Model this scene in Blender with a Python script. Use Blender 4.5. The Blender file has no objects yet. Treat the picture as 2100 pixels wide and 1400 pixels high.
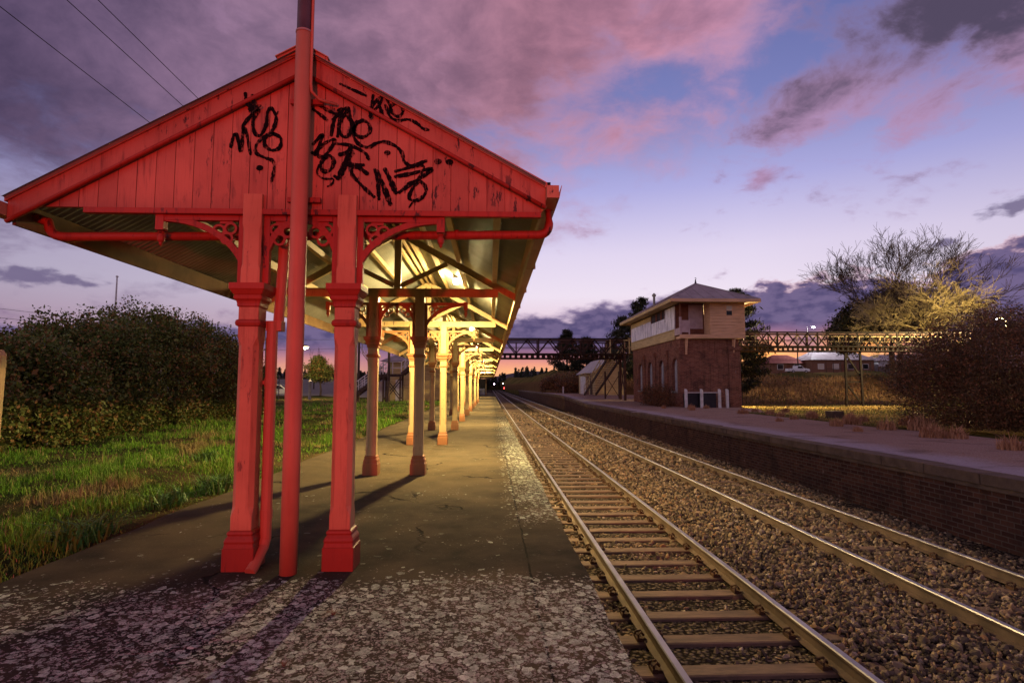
import bpy, math, random
import numpy as np
from mathutils import Vector

R = math.radians
rng = np.random.default_rng(11)
random.seed(5)
sc = bpy.context.scene
col = sc.collection
PI = math.pi

# ------------------------------------------------------------------ node helpers
class X:
    def __init__(s, g, o): s.g = g; s.o = o
    def __add__(s, b): return s.g.m('ADD', s, b)
    def __radd__(s, b): return s.g.m('ADD', b, s)
    def __sub__(s, b): return s.g.m('SUBTRACT', s, b)
    def __rsub__(s, b): return s.g.m('SUBTRACT', b, s)
    def __mul__(s, b): return s.g.m('MULTIPLY', s, b)
    def __rmul__(s, b): return s.g.m('MULTIPLY', b, s)
    def __truediv__(s, b): return s.g.m('DIVIDE', s, b)

class G:
    def __init__(s, nt): s.t = nt; s.n = nt.nodes; s.l = nt.links
    def put(s, inp, v):
        if isinstance(v, X): s.l.new(v.o, inp)
        elif isinstance(v, (tuple, list)) and len(v) == 3 and inp.type == 'RGBA': inp.default_value = (*v, 1)
        else: inp.default_value = v
    def m(s, op, *a, clamp=False):
        nd = s.n.new('ShaderNodeMath'); nd.operation = op; nd.use_clamp = clamp
        for i, v in enumerate(a): s.put(nd.inputs[i], v)
        return X(s, nd.outputs[0])
    def vm(s, op, *a):
        nd = s.n.new('ShaderNodeVectorMath'); nd.operation = op
        for i, v in enumerate(a): s.put(nd.inputs[i], v)
        return X(s, nd.outputs[0])
    def clamp(s, v): return s.m('ADD', v, 0.0, clamp=True)
    def noise(s, vec, scale, detail=4, rough=.55, dist=0.0):
        nd = s.n.new('ShaderNodeTexNoise')
        if vec is not None: s.put(nd.inputs['Vector'], vec)
        nd.inputs['Scale'].default_value = scale; nd.inputs['Detail'].default_value = detail
        nd.inputs['Roughness'].default_value = rough; nd.inputs['Distortion'].default_value = dist
        return X(s, nd.outputs[0])
    def vor(s, vec, scale, feature='F1', rand=1.0, out='Distance'):
        nd = s.n.new('ShaderNodeTexVoronoi'); nd.feature = feature
        s.put(nd.inputs['Vector'], vec); nd.inputs['Scale'].default_value = scale
        nd.inputs['Randomness'].default_value = rand
        return X(s, nd.outputs[out])
    def smooth(s, v, lo, hi, a=0.0, b=1.0):
        nd = s.n.new('ShaderNodeMapRange'); nd.interpolation_type = 'SMOOTHSTEP'
        s.put(nd.inputs[0], v); nd.inputs[1].default_value = lo; nd.inputs[2].default_value = hi
        nd.inputs[3].default_value = a; nd.inputs[4].default_value = b
        return X(s, nd.outputs[0])
    def lut(s, v, pts):          # scalar or colour look-up table
        lo, hi = pts[0][0], pts[-1][0]
        nd = s.n.new('ShaderNodeValToRGB'); cr = nd.color_ramp
        s.put(nd.inputs[0], (v - lo) / (hi - lo) if isinstance(v, X) else v)
        for i, (p, c) in enumerate(pts):
            p = (p - lo) / (hi - lo)
            e = cr.elements[i] if i < 2 else cr.elements.new(p)
            if i == 1 and len(pts) > 2: pass
            e.position = p
            e.color = (c, c, c, 1) if not isinstance(c, (tuple, list)) else (*c, 1)
        return X(s, nd.outputs[0])
    def mix(s, f, a, b, blend='MIX'):
        nd = s.n.new('ShaderNodeMix'); nd.data_type = 'RGBA'; nd.blend_type = blend
        s.put(nd.inputs[0], f); s.put(nd.inputs[6], a); s.put(nd.inputs[7], b)
        return X(s, nd.outputs[2])
    def comb(s, x, y, z):
        nd = s.n.new('ShaderNodeCombineXYZ')
        for i, v in enumerate((x, y, z)): s.put(nd.inputs[i], v)
        return X(s, nd.outputs[0])
    def sep(s, v):
        nd = s.n.new('ShaderNodeSeparateXYZ'); s.put(nd.inputs[0], v)
        return [X(s, nd.outputs[i]) for i in range(3)]
    def geo(s, out): return X(s, s.n.new('ShaderNodeNewGeometry').outputs[out])
    def pos(s): return s.geo('Position')
    def island(s): return s.geo('Random Per Island')
    def objrand(s): return X(s, s.n.new('ShaderNodeObjectInfo').outputs['Random'])
    def stretch(s, v, k): return s.vm('MULTIPLY', v, k)

def pmat(name, fn):
    m = bpy.data.materials.new(name); m.use_nodes = True
    g = G(m.node_tree); b = g.n['Principled BSDF']
    def P(c=None, rough=None, metal=None, bump=None, strength=.3, dist=.02, spec=None):
        if c is not None: g.put(b.inputs['Base Color'], c)
        if rough is not None: g.put(b.inputs['Roughness'], rough)
        if metal is not None: g.put(b.inputs['Metallic'], metal)
        if spec is not None: b.inputs['Specular IOR Level'].default_value = spec
        if bump is not None:
            nd = g.n.new('ShaderNodeBump'); nd.inputs['Strength'].default_value = strength
            nd.inputs['Distance'].default_value = dist
            g.put(nd.inputs['Height'], bump); g.l.new(nd.outputs[0], b.inputs['Normal'])
    fn(g, P); return m

def simple(name, c1, c2, scale=3.0, rough=.7, metal=0.0, bump=.15, detail=5, spec=.15):
    def f(g, P):
        p = g.pos(); n = g.noise(p, scale, detail); n2 = g.noise(p, scale * 9, 3)
        P(g.mix(g.smooth(n, .3, .7), c1, c2), rough, metal, n2, bump, .01, spec)
    return pmat(name, f)

def paint(name, base, dark, chip, streak=.5, chips=.62, rough=.5, boards=False):
    def f(g, P):
        p = g.pos(); x, y, z = g.sep(p)
        st = g.noise(g.stretch(p, (9, 9, .9)), 2.2, 5, .65)
        gr = g.noise(g.stretch(p, (40, 40, 1.6)), 2.0, 4, .7)
        bl = g.noise(p, 1.6, 4, .6)
        fine = g.noise(p, 38, 4, .6)
        ch = g.noise(g.stretch(p, (1.6, 1.6, .45)), 11, 6, .66)
        ch = g.smooth(ch, chips, chips + .05) * g.smooth(g.noise(p, 1.1, 3), .40, .60)
        c = g.mix(g.smooth(bl, .3, .75) * .4, base, dark)
        c = g.mix(g.smooth(st, .50, .76) * streak, c, dark)
        c = g.mix(g.smooth(gr, .54, .74) * .35, c, dark)
        if boards:
            c = g.mix(g.smooth(z + st * .35, 3.12, 2.86) * .55, c, dark)
            c = g.mix(g.m('FRACT', g.island() * 9.7) * .28, c, dark)
        c = g.mix(g.smooth(z + (st - .5) * .5, .42, .02) * .55, c, dark)
        c = g.mix(ch, c, chip)
        P(c, g.m('ADD', bl * .25, rough - .1), 0, fine * .6 + gr * .5 - ch * .6, .35, .006, .3)
    return pmat(name, f)

M = {}
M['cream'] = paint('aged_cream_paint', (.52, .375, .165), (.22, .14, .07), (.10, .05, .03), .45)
M['gable'] = paint('red_lit_weathered_board_paint', (.50, .175, .10), (.15, .04, .024), (.05, .022, .015), .85, .575, boards=True)  # weathered boards, with the red light on them put into the paint colour
M['red_lit_cream'] = paint('red_lit_post_paint', (.50, .21, .11), (.20, .06, .03), (.07, .025, .018), .65, .575)  # cream post paint with the red light mixed into its colour
M['red_lit_trim'] = paint('red_lit_trim_paint', (.32, .04, .02), (.13, .017, .009), (.04, .016, .012), .6, .57)  # trim paint of the front frame, reddened to carry the red light
M['red_lit_pole'] = paint('red_lit_mast_paint', (.45, .16, .09), (.27, .07, .04), (.10, .035, .02), .3, .66)  # mast and downpipe colour, red light painted in
M['maroon'] = paint('brown_red_paint', (.38, .165, .06), (.19, .075, .03), (.05, .03, .02), .4)
M['pipe'] = paint('old_pipe_paint', (.47, .22, .12), (.24, .09, .05), (.08, .04, .03), .3)
M['galv'] = simple('roof_metal', (.30, .31, .26), (.20, .20, .16), 1.2, .5, .0, .1)
M['pole_dark'] = simple('dark_steel', (.05, .04, .05), (.09, .07, .08), 4, .45, .2)
M['dark_trim'] = simple('bare_dark_timber', (.16, .095, .045), (.10, .06, .03), 3, .8)
M['black'] = simple('black_paint', (.006, .005, .005), (.016, .011, .011), 18, .8, 0, .05, 5, .08)
M['iron'] = simple('rusty_iron', (.06, .035, .025), (.11, .055, .03), 5, .75)
M['rail_side'] = simple('rail_rust', (.085, .058, .042), (.15, .10, .07), 3.5, .75)
M['rail_top'] = simple('rail_polish', (.38, .36, .40), (.26, .245, .27), 2, .45, .7, .03)
M['white_paint'] = simple('white_paint', (.72, .70, .68), (.5, .47, .44), 3, .6)
M['dark_wood'] = simple('dark_timber', (.055, .035, .028), (.09, .06, .045), 6, .8)
M['rust_bridge'] = simple('bridge_paint', (.05, .026, .022), (.10, .048, .034), 3, .7)
M['bridge_dark'] = simple('dark_bridge_steel', (.014, .009, .008), (.032, .018, .013), 4, .7)
M['yellow_rail'] = simple('cream_rail', (.55, .45, .24), (.38, .29, .15), 3, .6)
M['wire'] = simple('cable', (.02, .02, .02), (.03, .03, .03), 1, .6)
M['dark_glass'] = simple('dark_glass', (.012, .013, .016), (.02, .02, .025), 1, .08, 0, .01)
M['tyre'] = simple('tyre_rubber', (.02, .02, .02), (.03, .03, .03), 8, .8)
M['chrome'] = simple('wheel_metal', (.45, .45, .47), (.3, .3, .32), 4, .35, .8)
M['car_white'] = simple('white_car_paint', (.72, .72, .72), (.66, .66, .67), 1, .25, 0, .01)
M['car_silver'] = simple('silver_car_paint', (.42, .43, .46), (.36, .37, .4), 1, .25, .4, .01)
M['yellow'] = simple('yellow_paint', (.68, .40, .04), (.5, .28, .03), 5, .5)
M['concrete'] = simple('old_concrete', (.30, .27, .24), (.2, .18, .16), 4, .9)
M['pinkboard'] = simple('pale_pink_board', (.50, .38, .38), (.38, .28, .28), 3, .7)
M['brown_door'] = simple('brown_door_paint', (.20, .075, .04), (.13, .05, .03), 4, .6)
M['roof_grey'] = simple('faded_roof_iron', (.34, .29, .30), (.24, .20, .21), 1.2, .55)
M['roof_red'] = simple('red_tile_roof', (.24, .075, .06), (.16, .05, .045), 2, .8)
M['house_brick'] = simple('house_brick', (.22, .11, .07), (.15, .075, .05), 8, .85)
M['house_white'] = simple('house_boards', (.50, .48, .50), (.40, .38, .40), 2, .75)
M['blind'] = simple('window_blind', (.55, .48, .40), (.48, .42, .36), 2, .8)
M['bark'] = simple('grey_bark', (.13, .095, .065), (.22, .17, .11), 9, .9, 0, .4)
M['bark_pale'] = simple('pale_bark', (.30, .24, .13), (.19, .145, .08), 7, .85, 0, .3)
M['bark_dark'] = simple('dark_bark', (.05, .035, .03), (.08, .055, .045), 9, .9, 0, .4)

def f_spray(g, P):
    p = g.pos(); n = g.noise(p, 22, 5, .7); n2 = g.noise(g.stretch(p, (60, 1, 2)), 1.5, 3)
    P((.006, .005, .006), .85, 0, spec=.05)
    g.put(g.n['Principled BSDF'].inputs['Alpha'], g.smooth(n * .6 + n2 * .4, .60, .50, .25, 1.0))
M['spray'] = pmat('faded_spray_paint', f_spray)
def m_emit(name, c, s):
    m = bpy.data.materials.new(name); m.use_nodes = True
    b = m.node_tree.nodes['Principled BSDF']
    b.inputs['Base Color'].default_value = (*c, 1)
    b.inputs['Emission Color'].default_value = (*c, 1); b.inputs['Emission Strength'].default_value = s
    return m
M['lamp'] = m_emit('lamp_glass', (1, .93, .95), 14)
M['lamp_warm'] = m_emit('street_lamp_glass', (1, .80, .42), 40)
M['lamp_cool'] = m_emit('cool_lamp_glass', (.85, .90, 1), 40)
M['lamp_red'] = m_emit('red_signal_glass', (1, .04, .03), 20)
M['lamp_violet'] = m_emit('distant_lamp_glass', (1, .72, 1), 60)

def f_asphalt(g, P):
    p = g.pos(); x, y, z = g.sep(p)
    lamp_pool = g.smooth(y + (g.noise(p, .9, 4) - .5) * 3.0, 5.2, 8.5) * g.smooth(x + (g.noise(p, 1.3, 3) - .5) * .5, .45, -.1)  # pool of lamp light under the roof, painted into the asphalt as lighter colour
    fine = g.noise(p, 75, 4, .7); mid = g.noise(p, 2.2, 5, .6); big = g.noise(p, .45, 3)
    c = g.mix(g.smooth(mid, .3, .72), (.020, .017, .014), (.058, .044, .030))
    c = g.mix(g.smooth(big, .42, .66) * .6, c, (.115, .085, .05))
    c = g.mix(lamp_pool * .55, c, g.mix(mid, (.085, .066, .040), (.165, .125, .07)))
    c = g.mix(g.smooth(fine, .60, .72) * .55, c, (.20, .165, .125))
    # cracks
    cr = g.vor(g.vm('ADD', p, g.comb(g.noise(p, 1.7, 4), g.noise(p, 1.9, 4), 0.0)), .42, 'DISTANCE_TO_EDGE')
    crm = g.smooth(cr, .004, .012, 1, 0) * g.smooth(g.noise(p, .7, 2), .50, .6)
    c = g.mix(crm, c, (.012, .010, .009))
    jn = g.m('ABSOLUTE', x - .30 + (g.noise(p, 2.2, 4) - .5) * .05); c = g.mix(g.smooth(jn, .012, .004) * g.smooth(g.noise(p, 1.9, 3), .35, .5), c, (.010, .008, .007))
    # lichen grows only where the roof does not keep the rain off
    wob = g.noise(p, 1.3, 4) - .5
    front = g.smooth(y + wob * .7 + (x + 1.5) * -.04, 4.42, 3.75)
    edge = g.smooth(x + wob * .5, .10, .62) * g.smooth(y + wob * 2.5, 5.6, 7.2) * g.smooth(y, 30, 14)
    left = g.smooth(x + wob * 1.2, -2.3, -3.4, 0, .30)
    spill = g.smooth(g.noise(p, .9, 3), .5, .75, 0, .16) * g.smooth(y, 9.5, 5)
    dense = g.m('MAXIMUM', front * (g.smooth(x + wob, -3.2, -.9, .46, .90)), g.m('MAXIMUM', edge * .80, spill))
    dense = dense * g.smooth(g.noise(p, .8, 3), .28, .55, .75, 1.05)
    def warpv(k):
        nd = g.n.new('ShaderNodeVectorMath'); nd.operation = 'SCALE'
        g.put(nd.inputs[0], g.comb(g.noise(p, 15, 6, .68) - .5, g.noise(g.vm('ADD', p, (7.0, 3.0, 0.0)), 15, 6, .68) - .5, 0.0))
        nd.inputs['Scale'].default_value = k
        return g.vm('ADD', p, X(g, nd.outputs[0]))
    q = warpv(.10)
    def patches(scale, rad):
        d = g.vor(q, scale, 'F1', 1.0); 
        nd = g.n.new('ShaderNodeTexVoronoi'); g.put(nd.inputs['Vector'], q); nd.inputs['Scale'].default_value = scale
        rr = g.sep(X(g, nd.outputs['Color']))
        on = g.smooth(dense - rr[0], -.02, .02)
        r = rr[1] * .25 + rad
        e = g.smooth(d - r, .03, -.03)
        ring = g.smooth(d - r * .72, -.12, .1, .55, 1.0)
        return on * e, ring, rr[2]
    a, ra, ta = patches(15, .24); b, rb, tb = patches(31, .27); s, rs, ts = patches(62, .27)
    gr = g.noise(p, 75, 5, .75); g2 = g.noise(p, 28, 4, .7); hol = g.smooth(gr * .6 + g2 * .4, .40, .52)
    lc = g.mix(ta, (.36, .41, .33), (.64, .71, .58)); lc2 = g.mix(tb, (.26, .28, .23), (.54, .57, .48))
    c = g.mix(s * .75, c, (.36, .31, .29))
    c = g.mix(b * rb * hol, c, lc2)
    c = g.mix(a * ra * (hol * .75 + .2), c, lc)
    h = fine * .35 + mid * .6 + (a + b) * .35 - crm * 1.2
    P(c, .95, 0, h, .8, .016, .04)
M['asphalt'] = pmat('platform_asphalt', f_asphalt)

def f_gravel(g, P):
    p = g.pos(); x, y, z = g.sep(p)
    v = g.vor(p, 22, 'F1'); nd = g.n.new('ShaderNodeTexVoronoi'); g.put(nd.inputs['Vector'], p); nd.inputs['Scale'].default_value = 22
    r = g.sep(X(g, nd.outputs['Color']))[0]
    c = g.mix(r, (.05, .042, .036), (.17, .13, .10)); c = g.mix(g.smooth(v, .3, .65), c, (.02, .016, .014))
    P(c, 1.0, 0, 1.0 - v, .9, .03, .0)
M['gravel'] = pmat('ballast_bed', f_gravel)

def f_stone(g, P):
    r = g.island(); p = g.pos(); n = g.noise(p, 40, 3)
    c = g.lut(r, [(0, (.035, .03, .026)), (.28, (.10, .078, .06)), (.5, (.20, .15, .105)), (.75, (.36, .265, .175)), (.9, (.30, .16, .085)), (1, (.58, .47, .36))])
    P(g.mix(n * .6, c, (.10, .07, .05)), .85, 0, n, .3, .006, .04)
M['stone'] = pmat('ballast_stone', f_stone)

def f_sleeper(g, P):
    p = g.pos(); n = g.noise(g.stretch(p, (.6, 3, 3)), 5, 5, .65); n2 = g.noise(p, 30, 3)
    r = g.objrand()
    c = g.mix(g.smooth(n, .3, .7), (.085, .055, .04), (.20, .125, .085))
    P(g.mix(r * .5, c, (.10, .06, .045)), .8, 0, n2, .3, .008, .3)
M['sleeper'] = pmat('rusted_sleeper', f_sleeper)

def f_grassbase(g, P):
    p = g.pos(); n = g.noise(p, .55, 5, .6); n2 = g.noise(p, 14, 5, .7)
    c = g.mix(g.smooth(n, .42, .6), (.035, .055, .014), (.14, .095, .045))
    P(g.mix(n2, c, (.03, .028, .014)), .95, 0, n2, .8, .08, .0)
M['ground'] = pmat('rough_ground', f_grassbase)

def f_field(g, P):
    p = g.pos(); x, y, z = g.sep(p); n = g.noise(p, .12, 5, .65); n2 = g.noise(p, 6, 5, .75)
    c = g.mix(g.smooth(n, .40, .62), (.20, .15, .055), (.075, .085, .025))
    bank = g.smooth(z, -.2, .7) * g.smooth(z, 3.2, 2.2)
    c = g.mix(bank, c, g.mix(g.noise(p, .5, 5, .7), (.24, .14, .065), (.09, .05, .028)))
    P(g.mix(n2 * .6, c, (.05, .035, .015)), .95, 0, n2, .9, .15, .0)
M['field'] = pmat('dry_field', f_field)

def f_blade(g, P):
    r = g.island(); p = g.pos()
    dry = g.smooth(g.noise(g.stretch(p, (1, .55, 0)), .8, 4, .6), .50, .62)
    c = g.mix(r, (.060, .175, .013), (.19, .34, .036))
    d = g.mix(r, (.20, .13, .05), (.34, .235, .11))
    P(g.mix(g.clamp(dry * .9 + g.smooth(r, .90, .97)), c, d), .7, 0, spec=.08)
M['blade'] = pmat('grass_blade', f_blade)
def f_drytuft(g, P):
    r = g.island(); P(g.mix(r, (.34, .16, .08), (.54, .30, .17)), .8, 0, spec=.2)
M['tuft'] = pmat('dry_tuft', f_drytuft)

def leafmat(name, a, b, c3):
    def f(g, P):
        r = g.island(); n = g.noise(g.pos(), .9, 3)
        c = g.mix(g.m('FRACT', r * 7.3), a, b)
        P(g.mix(g.smooth(r + n * .8, 1.0, 1.3), c, c3), .5, 0, spec=.14)
    return pmat(name, f)
M['leaf_hedge'] = leafmat('hedge_leaf', (.045, .068, .013), (.19, .22, .05), (.25, .13, .042))
M['leaf_bush'] = leafmat('bush_leaf', (.045, .030, .016), (.15, .082, .038), (.26, .10, .045))
M['leaf_pine'] = leafmat('pine_needle', (.014, .018, .012), (.035, .040, .022), (.04, .035, .02))
M['leaf_gum'] = leafmat('gum_leaf', (.028, .030, .016), (.06, .055, .028), (.10, .07, .03))
M['twig'] = simple('dry_twig', (.14, .075, .045), (.22, .13, .08), 6, .9)

def f_brick(dark, tint, mortar, scale=1.0):
    def f(g, P):
        p = g.pos(); x, y, z = g.sep(p)
        nx = g.m('ABSOLUTE', g.sep(g.geo('Normal'))[0])
        u = g.mix(g.smooth(nx, .4, .6), g.comb(x, z, 0.0), g.comb(y, z, 0.0))
        nd = g.n.new('ShaderNodeTexBrick'); g.put(nd.inputs['Vector'], u)
        nd.inputs['Color1'].default_value = (*dark, 1); nd.inputs['Color2'].default_value = (*tint, 1)
        nd.inputs['Mortar'].default_value = (*mortar, 1); nd.inputs['Scale'].default_value = 1.0
        nd.inputs['Brick Width'].default_value = .235 * scale; nd.inputs['Row Height'].default_value = .082 * scale
        nd.inputs['Mortar Size'].default_value = .009 * scale; nd.inputs['Bias'].default_value = -.1
        c = X(g, nd.outputs[0]); fac = X(g, nd.outputs[1])
        n = g.noise(p, 1.3, 5, .65); n2 = g.noise(p, 18, 4)
        c = g.mix(g.smooth(n, .48, .72) * .65, c, (.035, .024, .02))
        c = g.mix(g.smooth(g.noise(p, 4.5, 4), .66, .74) * .5, c, (.30, .22, .19))
        st = g.noise(g.stretch(p, (3, 3, .35)), 1.4, 5, .65); c = g.mix(g.smooth(st, .52, .70) * .5, c, (.030, .022, .016))
        P(c, .92, 0, n2 * .4 - fac, .7, .014, .05)
    return f
M['brick_wall'] = pmat('platform_brick', f_brick((.060, .028, .020), (.12, .055, .036), (.13, .095, .075)))
M['brick_box'] = pmat('box_brick', f_brick((.16, .05, .032), (.29, .115, .068), (.24, .17, .13)))

def f_boards(c1, c2):
    def f(g, P):
        p = g.pos(); n = g.noise(g.stretch(p, (1, 1, 8)), 1.2, 5, .6)
        P(g.mix(g.smooth(n, .35, .7), c1, c2), .7, 0, g.noise(p, 25, 3), .2, .01, .3)
    return f
M['board_cream'] = pmat('weatherboard_paint', f_boards((.68, .42, .245), (.52, .31, .17)))
M['greyboard'] = simple('grey_window_board', (.40, .39, .40), (.24, .23, .24), 2.5, .7)
M['board_yellow'] = pmat('shed_board_paint', f_boards((.55, .42, .19), (.40, .29, .12)))
def f_whiteboard(g, P):
    p = g.pos(); x, y, z = g.sep(p)
    n = g.noise(g.stretch(p, (1, 3.2, .5)), 1.5, 5, .65); k = g.noise(p, 5, 4)
    c = g.mix(g.smooth(n, .38, .66), (.86, .85, .86), (.42, .41, .44))
    P(g.mix(g.smooth(k, .62, .72), c, (.25, .23, .24)), .6, 0, k, .1, .01, .3)
M['whiteboard'] = pmat('weathered_white_sheet', f_whiteboard)
def f_opp(g, P):
    p = g.pos(); x, y, z = g.sep(p); n = g.noise(p, .8, 5, .65); n2 = g.noise(p, 30, 4, .75)
    t = g.smooth(x + (n - .5) * 1.6, 8.6, 9.7)
    c = g.mix(t, (.36, .31, .34), (.30, .19, .14))
    n3 = g.noise(p, 9, 5, .8); c = g.mix(g.smooth(n3, .52, .66) * .6, c, (.12, .085, .07)); c = g.mix(g.smooth(n2, .45, .7), c, (.44, .38, .38)); c = g.mix(g.smooth(n, .5, .7) * .5, c, (.09, .065, .055))
    P(c, .92, 0, n2, .6, .015, .0)
M['opp_top'] = pmat('gravel_platform_top', f_opp)
M['road'] = simple('road_asphalt', (.13, .115, .10), (.17, .15, .13), 1.5, .85)
M['hill'] = simple('forested_hill', (.045, .04, .05), (.085, .07, .085), .01, 1.0, 0, 0)
M['hatch'] = simple('dark_hatch', (.035, .03, .035), (.05, .045, .05), 2, .7)

# ------------------------------------------------------------------ mesh builder
class MB:
    def __init__(s): s.v = []; s.f = []; s.mi = []
    def add(s, vs, fs, mi=0):
        o = len(s.v); s.v += [tuple(v) for v in vs]; s.f += [tuple(i + o for i in f) for f in fs]; s.mi += [mi] * len(fs); return s
    def box(s, x0, x1, y0, y1, z0, z1, mi=0):
        vs = [(x, y, z) for x in (x0, x1) for y in (y0, y1) for z in (z0, z1)]
        return s.add(vs, [(0, 1, 3, 2), (4, 6, 7, 5), (0, 4, 5, 1), (2, 3, 7, 6), (0, 2, 6, 4), (1, 5, 7, 3)], mi)
    def bar(s, p, q, w, h, up=(0, 0, 1), mi=0):
        p, q = Vector(p), Vector(q); d = (q - p).normalized(); up = Vector(up)
        if abs(d.dot(up)) > .98: up = Vector((1, 0, 0))
        a = d.cross(up).normalized() * w / 2; b = a.cross(d).normalized() * h / 2
        vs = [c + i * a + j * b for c in (p, q) for i, j in ((-1, -1), (1, -1), (1, 1), (-1, 1))]
        return s.add(vs, [(3, 2, 1, 0), (4, 5, 6, 7), (0, 1, 5, 4), (1, 2, 6, 5), (2, 3, 7, 6), (3, 0, 4, 7)], mi)
    def tube(s, pts, r, n=10, caps=True, mi=0):
        pts = [Vector(p) for p in pts]; rs = r if isinstance(r, (list, tuple)) else [r] * len(pts)
        vs, fs = [], []; ref = Vector((0, 0, 1))
        if abs((pts[-1] - pts[0]).normalized().dot(ref)) > .9: ref = Vector((1, 0, 0))
        for i, p in enumerate(pts):
            d = (pts[min(i + 1, len(pts) - 1)] - pts[max(i - 1, 0)]).normalized()
            a = d.cross(ref)
            if a.length < 1e-3: a = d.cross(Vector((0, 1, 0)))
            a.normalize(); b = a.cross(d)
            for k in range(n):
                t = 2 * PI * k / n; vs.append(p + rs[i] * (math.cos(t) * a + math.sin(t) * b))
        for i in range(len(pts) - 1):
            for k in range(n):
                k2 = (k + 1) % n; fs.append((i * n + k2, i * n + k, (i + 1) * n + k, (i + 1) * n + k2))
        if caps: fs.append(tuple(range(n))); fs.append(tuple(reversed(range((len(pts) - 1) * n, len(pts) * n))))
        return s.add(vs, fs, mi)
    def loft(s, cx, cy, secs, mi=0):      # secs: (half width, chamfer, z) - a square-section turned post
        vs, fs = [], []
        for h, c, z in secs:
            for x, y in ((h, h - c), (h - c, h), (c - h, h), (-h, h - c), (-h, c - h), (c - h, -h), (h - c, -h), (h, c - h)): vs.append((cx + x, cy + y, z))
        for i in range(len(secs) - 1):
            for k in range(8):
                k2 = (k + 1) % 8; fs.append((i * 8 + k, i * 8 + k2, i * 8 + 8 + k2, i * 8 + 8 + k))
        fs.append(tuple(reversed(range(8)))); n = len(secs) * 8; fs.append(tuple(range(n - 8, n)))
        return s.add(vs, fs, mi)
    def lathe(s, cx, cy, prof, n=10, mi=0):
        vs = [(cx + r * math.cos(2 * PI * k / n), cy + r * math.sin(2 * PI * k / n), z) for r, z in prof for k in range(n)]
        fs = [(i * n + k, i * n + (k + 1) % n, (i + 1) * n + (k + 1) % n, (i + 1) * n + k) for i in range(len(prof) - 1) for k in range(n)]
        fs.append(tuple(reversed(range(n)))); m_ = len(prof) * n; fs.append(tuple(range(m_ - n, m_)))
        return s.add(vs, fs, mi)
    def prism(s, poly, axis, a, b, mi=0): # poly 2D (u,v): axis 'y' -> (x,z), 'x' -> (y,z), 'z' -> (x,y)
        n = len(poly)
        def P(u, v, w): return {'y': (u, w, v), 'x': (w, u, v), 'z': (u, v, w)}[axis]
        vs = [P(u, v, w) for w in (a, b) for u, v in poly]
        fs = [tuple(range(n)), tuple(reversed(range(n, 2 * n)))] + [((i + 1) % n, i, n + i, n + (i + 1) % n) for i in range(n)]
        return s.add(vs, fs, mi)
    def strip(s, inner, outer, axis, a, b, mi=0):   # ribbon between two 2D polylines, extruded
        for i in range(len(inner) - 1): s.prism([inner[i], inner[i + 1], outer[i + 1], outer[i]], axis, a, b, mi)
        return s
    def ring(s, cx, cz, r0, r1, a, b, n=14, mi=0):
        vs = []; fs = []
        for w in (a, b):
            for r in (r0, r1):
                for k in range(n): t = 2 * PI * k / n; vs.append((cx + r * math.cos(t), w, cz + r * math.sin(t)))
        for k in range(n):
            j = (k + 1) % n
            fs += [(k, n + k, n + j, j), (2 * n + j, 3 * n + j, 3 * n + k, 2 * n + k), (n + k, 3 * n + k, 3 * n + j, n + j), (j, 2 * n + j, 2 * n + k, k)]
        return s.add(vs, fs, mi)
    def build(s, name, mat, parent=None, loc=None, smooth=False, bevel=0, solid=True):
        base = Vector(loc) if loc is not None else (WL[parent.name] if parent else Vector((0, 0, 0)))
        me = bpy.data.meshes.new(name)
        me.from_pydata([tuple(Vector(v) - base) for v in s.v], [], s.f)
        mats = mat if isinstance(mat, (list, tuple)) else [mat]
        for mm in mats: me.materials.append(mm)
        if len(mats) > 1: me.polygons.foreach_set('material_index', s.mi)
        if smooth: me.polygons.foreach_set('use_smooth', [True] * len(me.polygons))
        me.update()
        if solid:
            import bmesh
            bm = bmesh.new(); bm.from_mesh(me); bmesh.ops.recalc_face_normals(bm, faces=bm.faces); bm.to_mesh(me); bm.free()
        o = bpy.data.objects.new(name, me); col.objects.link(o)
        if parent: o.parent = parent; WL[o.name] = base.copy()
        else: o.location = base; WL[o.name] = base.copy()
        if bevel:
            md = o.modifiers.new('edge', 'BEVEL'); md.width = bevel; md.segments = 2; md.limit_method = 'ANGLE'; md.angle_limit = R(40)
        return o
WL = {}
def tag(o, label=None, cat=None, group=None, kind=None):
    for k, v in (('label', label), ('category', cat), ('group', group), ('kind', kind)):
        if v: o[k] = v
    return o
def thing(name, label, cat, loc=(0, 0, 0), group=None):
    o = bpy.data.objects.new(name, None); o.empty_display_size = .2; col.objects.link(o); o.location = loc
    WL[o.name] = Vector(loc); return tag(o, label, cat, group)
def copy_tree(o, parent=None, loc=None):
    c = o.copy(); col.objects.link(c)
    if parent: c.parent = parent
    if loc is not None: c.location = loc
    for ch in list(o.children): copy_tree(ch, c)
    return c
def np_obj(name, verts, faces, mat, parent=None, loc=None, smooth=False):
    base = np.array(loc if loc is not None else (WL[parent.name] if parent else (0, 0, 0)), float)
    me = bpy.data.meshes.new(name); k = faces.shape[1]
    me.vertices.add(len(verts)); me.vertices.foreach_set('co', (verts - base).astype(np.float32).ravel())
    me.loops.add(faces.size); me.loops.foreach_set('vertex_index', faces.astype(np.int32).ravel())
    me.polygons.add(len(faces)); me.polygons.foreach_set('loop_start', np.arange(0, faces.size, k, dtype=np.int32))
    me.polygons.foreach_set('use_smooth', np.full(len(faces), smooth))
    me.update(calc_edges=True); me.materials.append(mat)
    o = bpy.data.objects.new(name, me); col.objects.link(o)
    if parent: o.parent = parent
    else: o.location = base
    WL[o.name] = Vector(base); return o
def structure(o): return tag(o, kind='structure')
def sstep(a, b, x): t = np.clip((x - a) / (b - a), 0, 1); return t * t * (3 - 2 * t)

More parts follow.
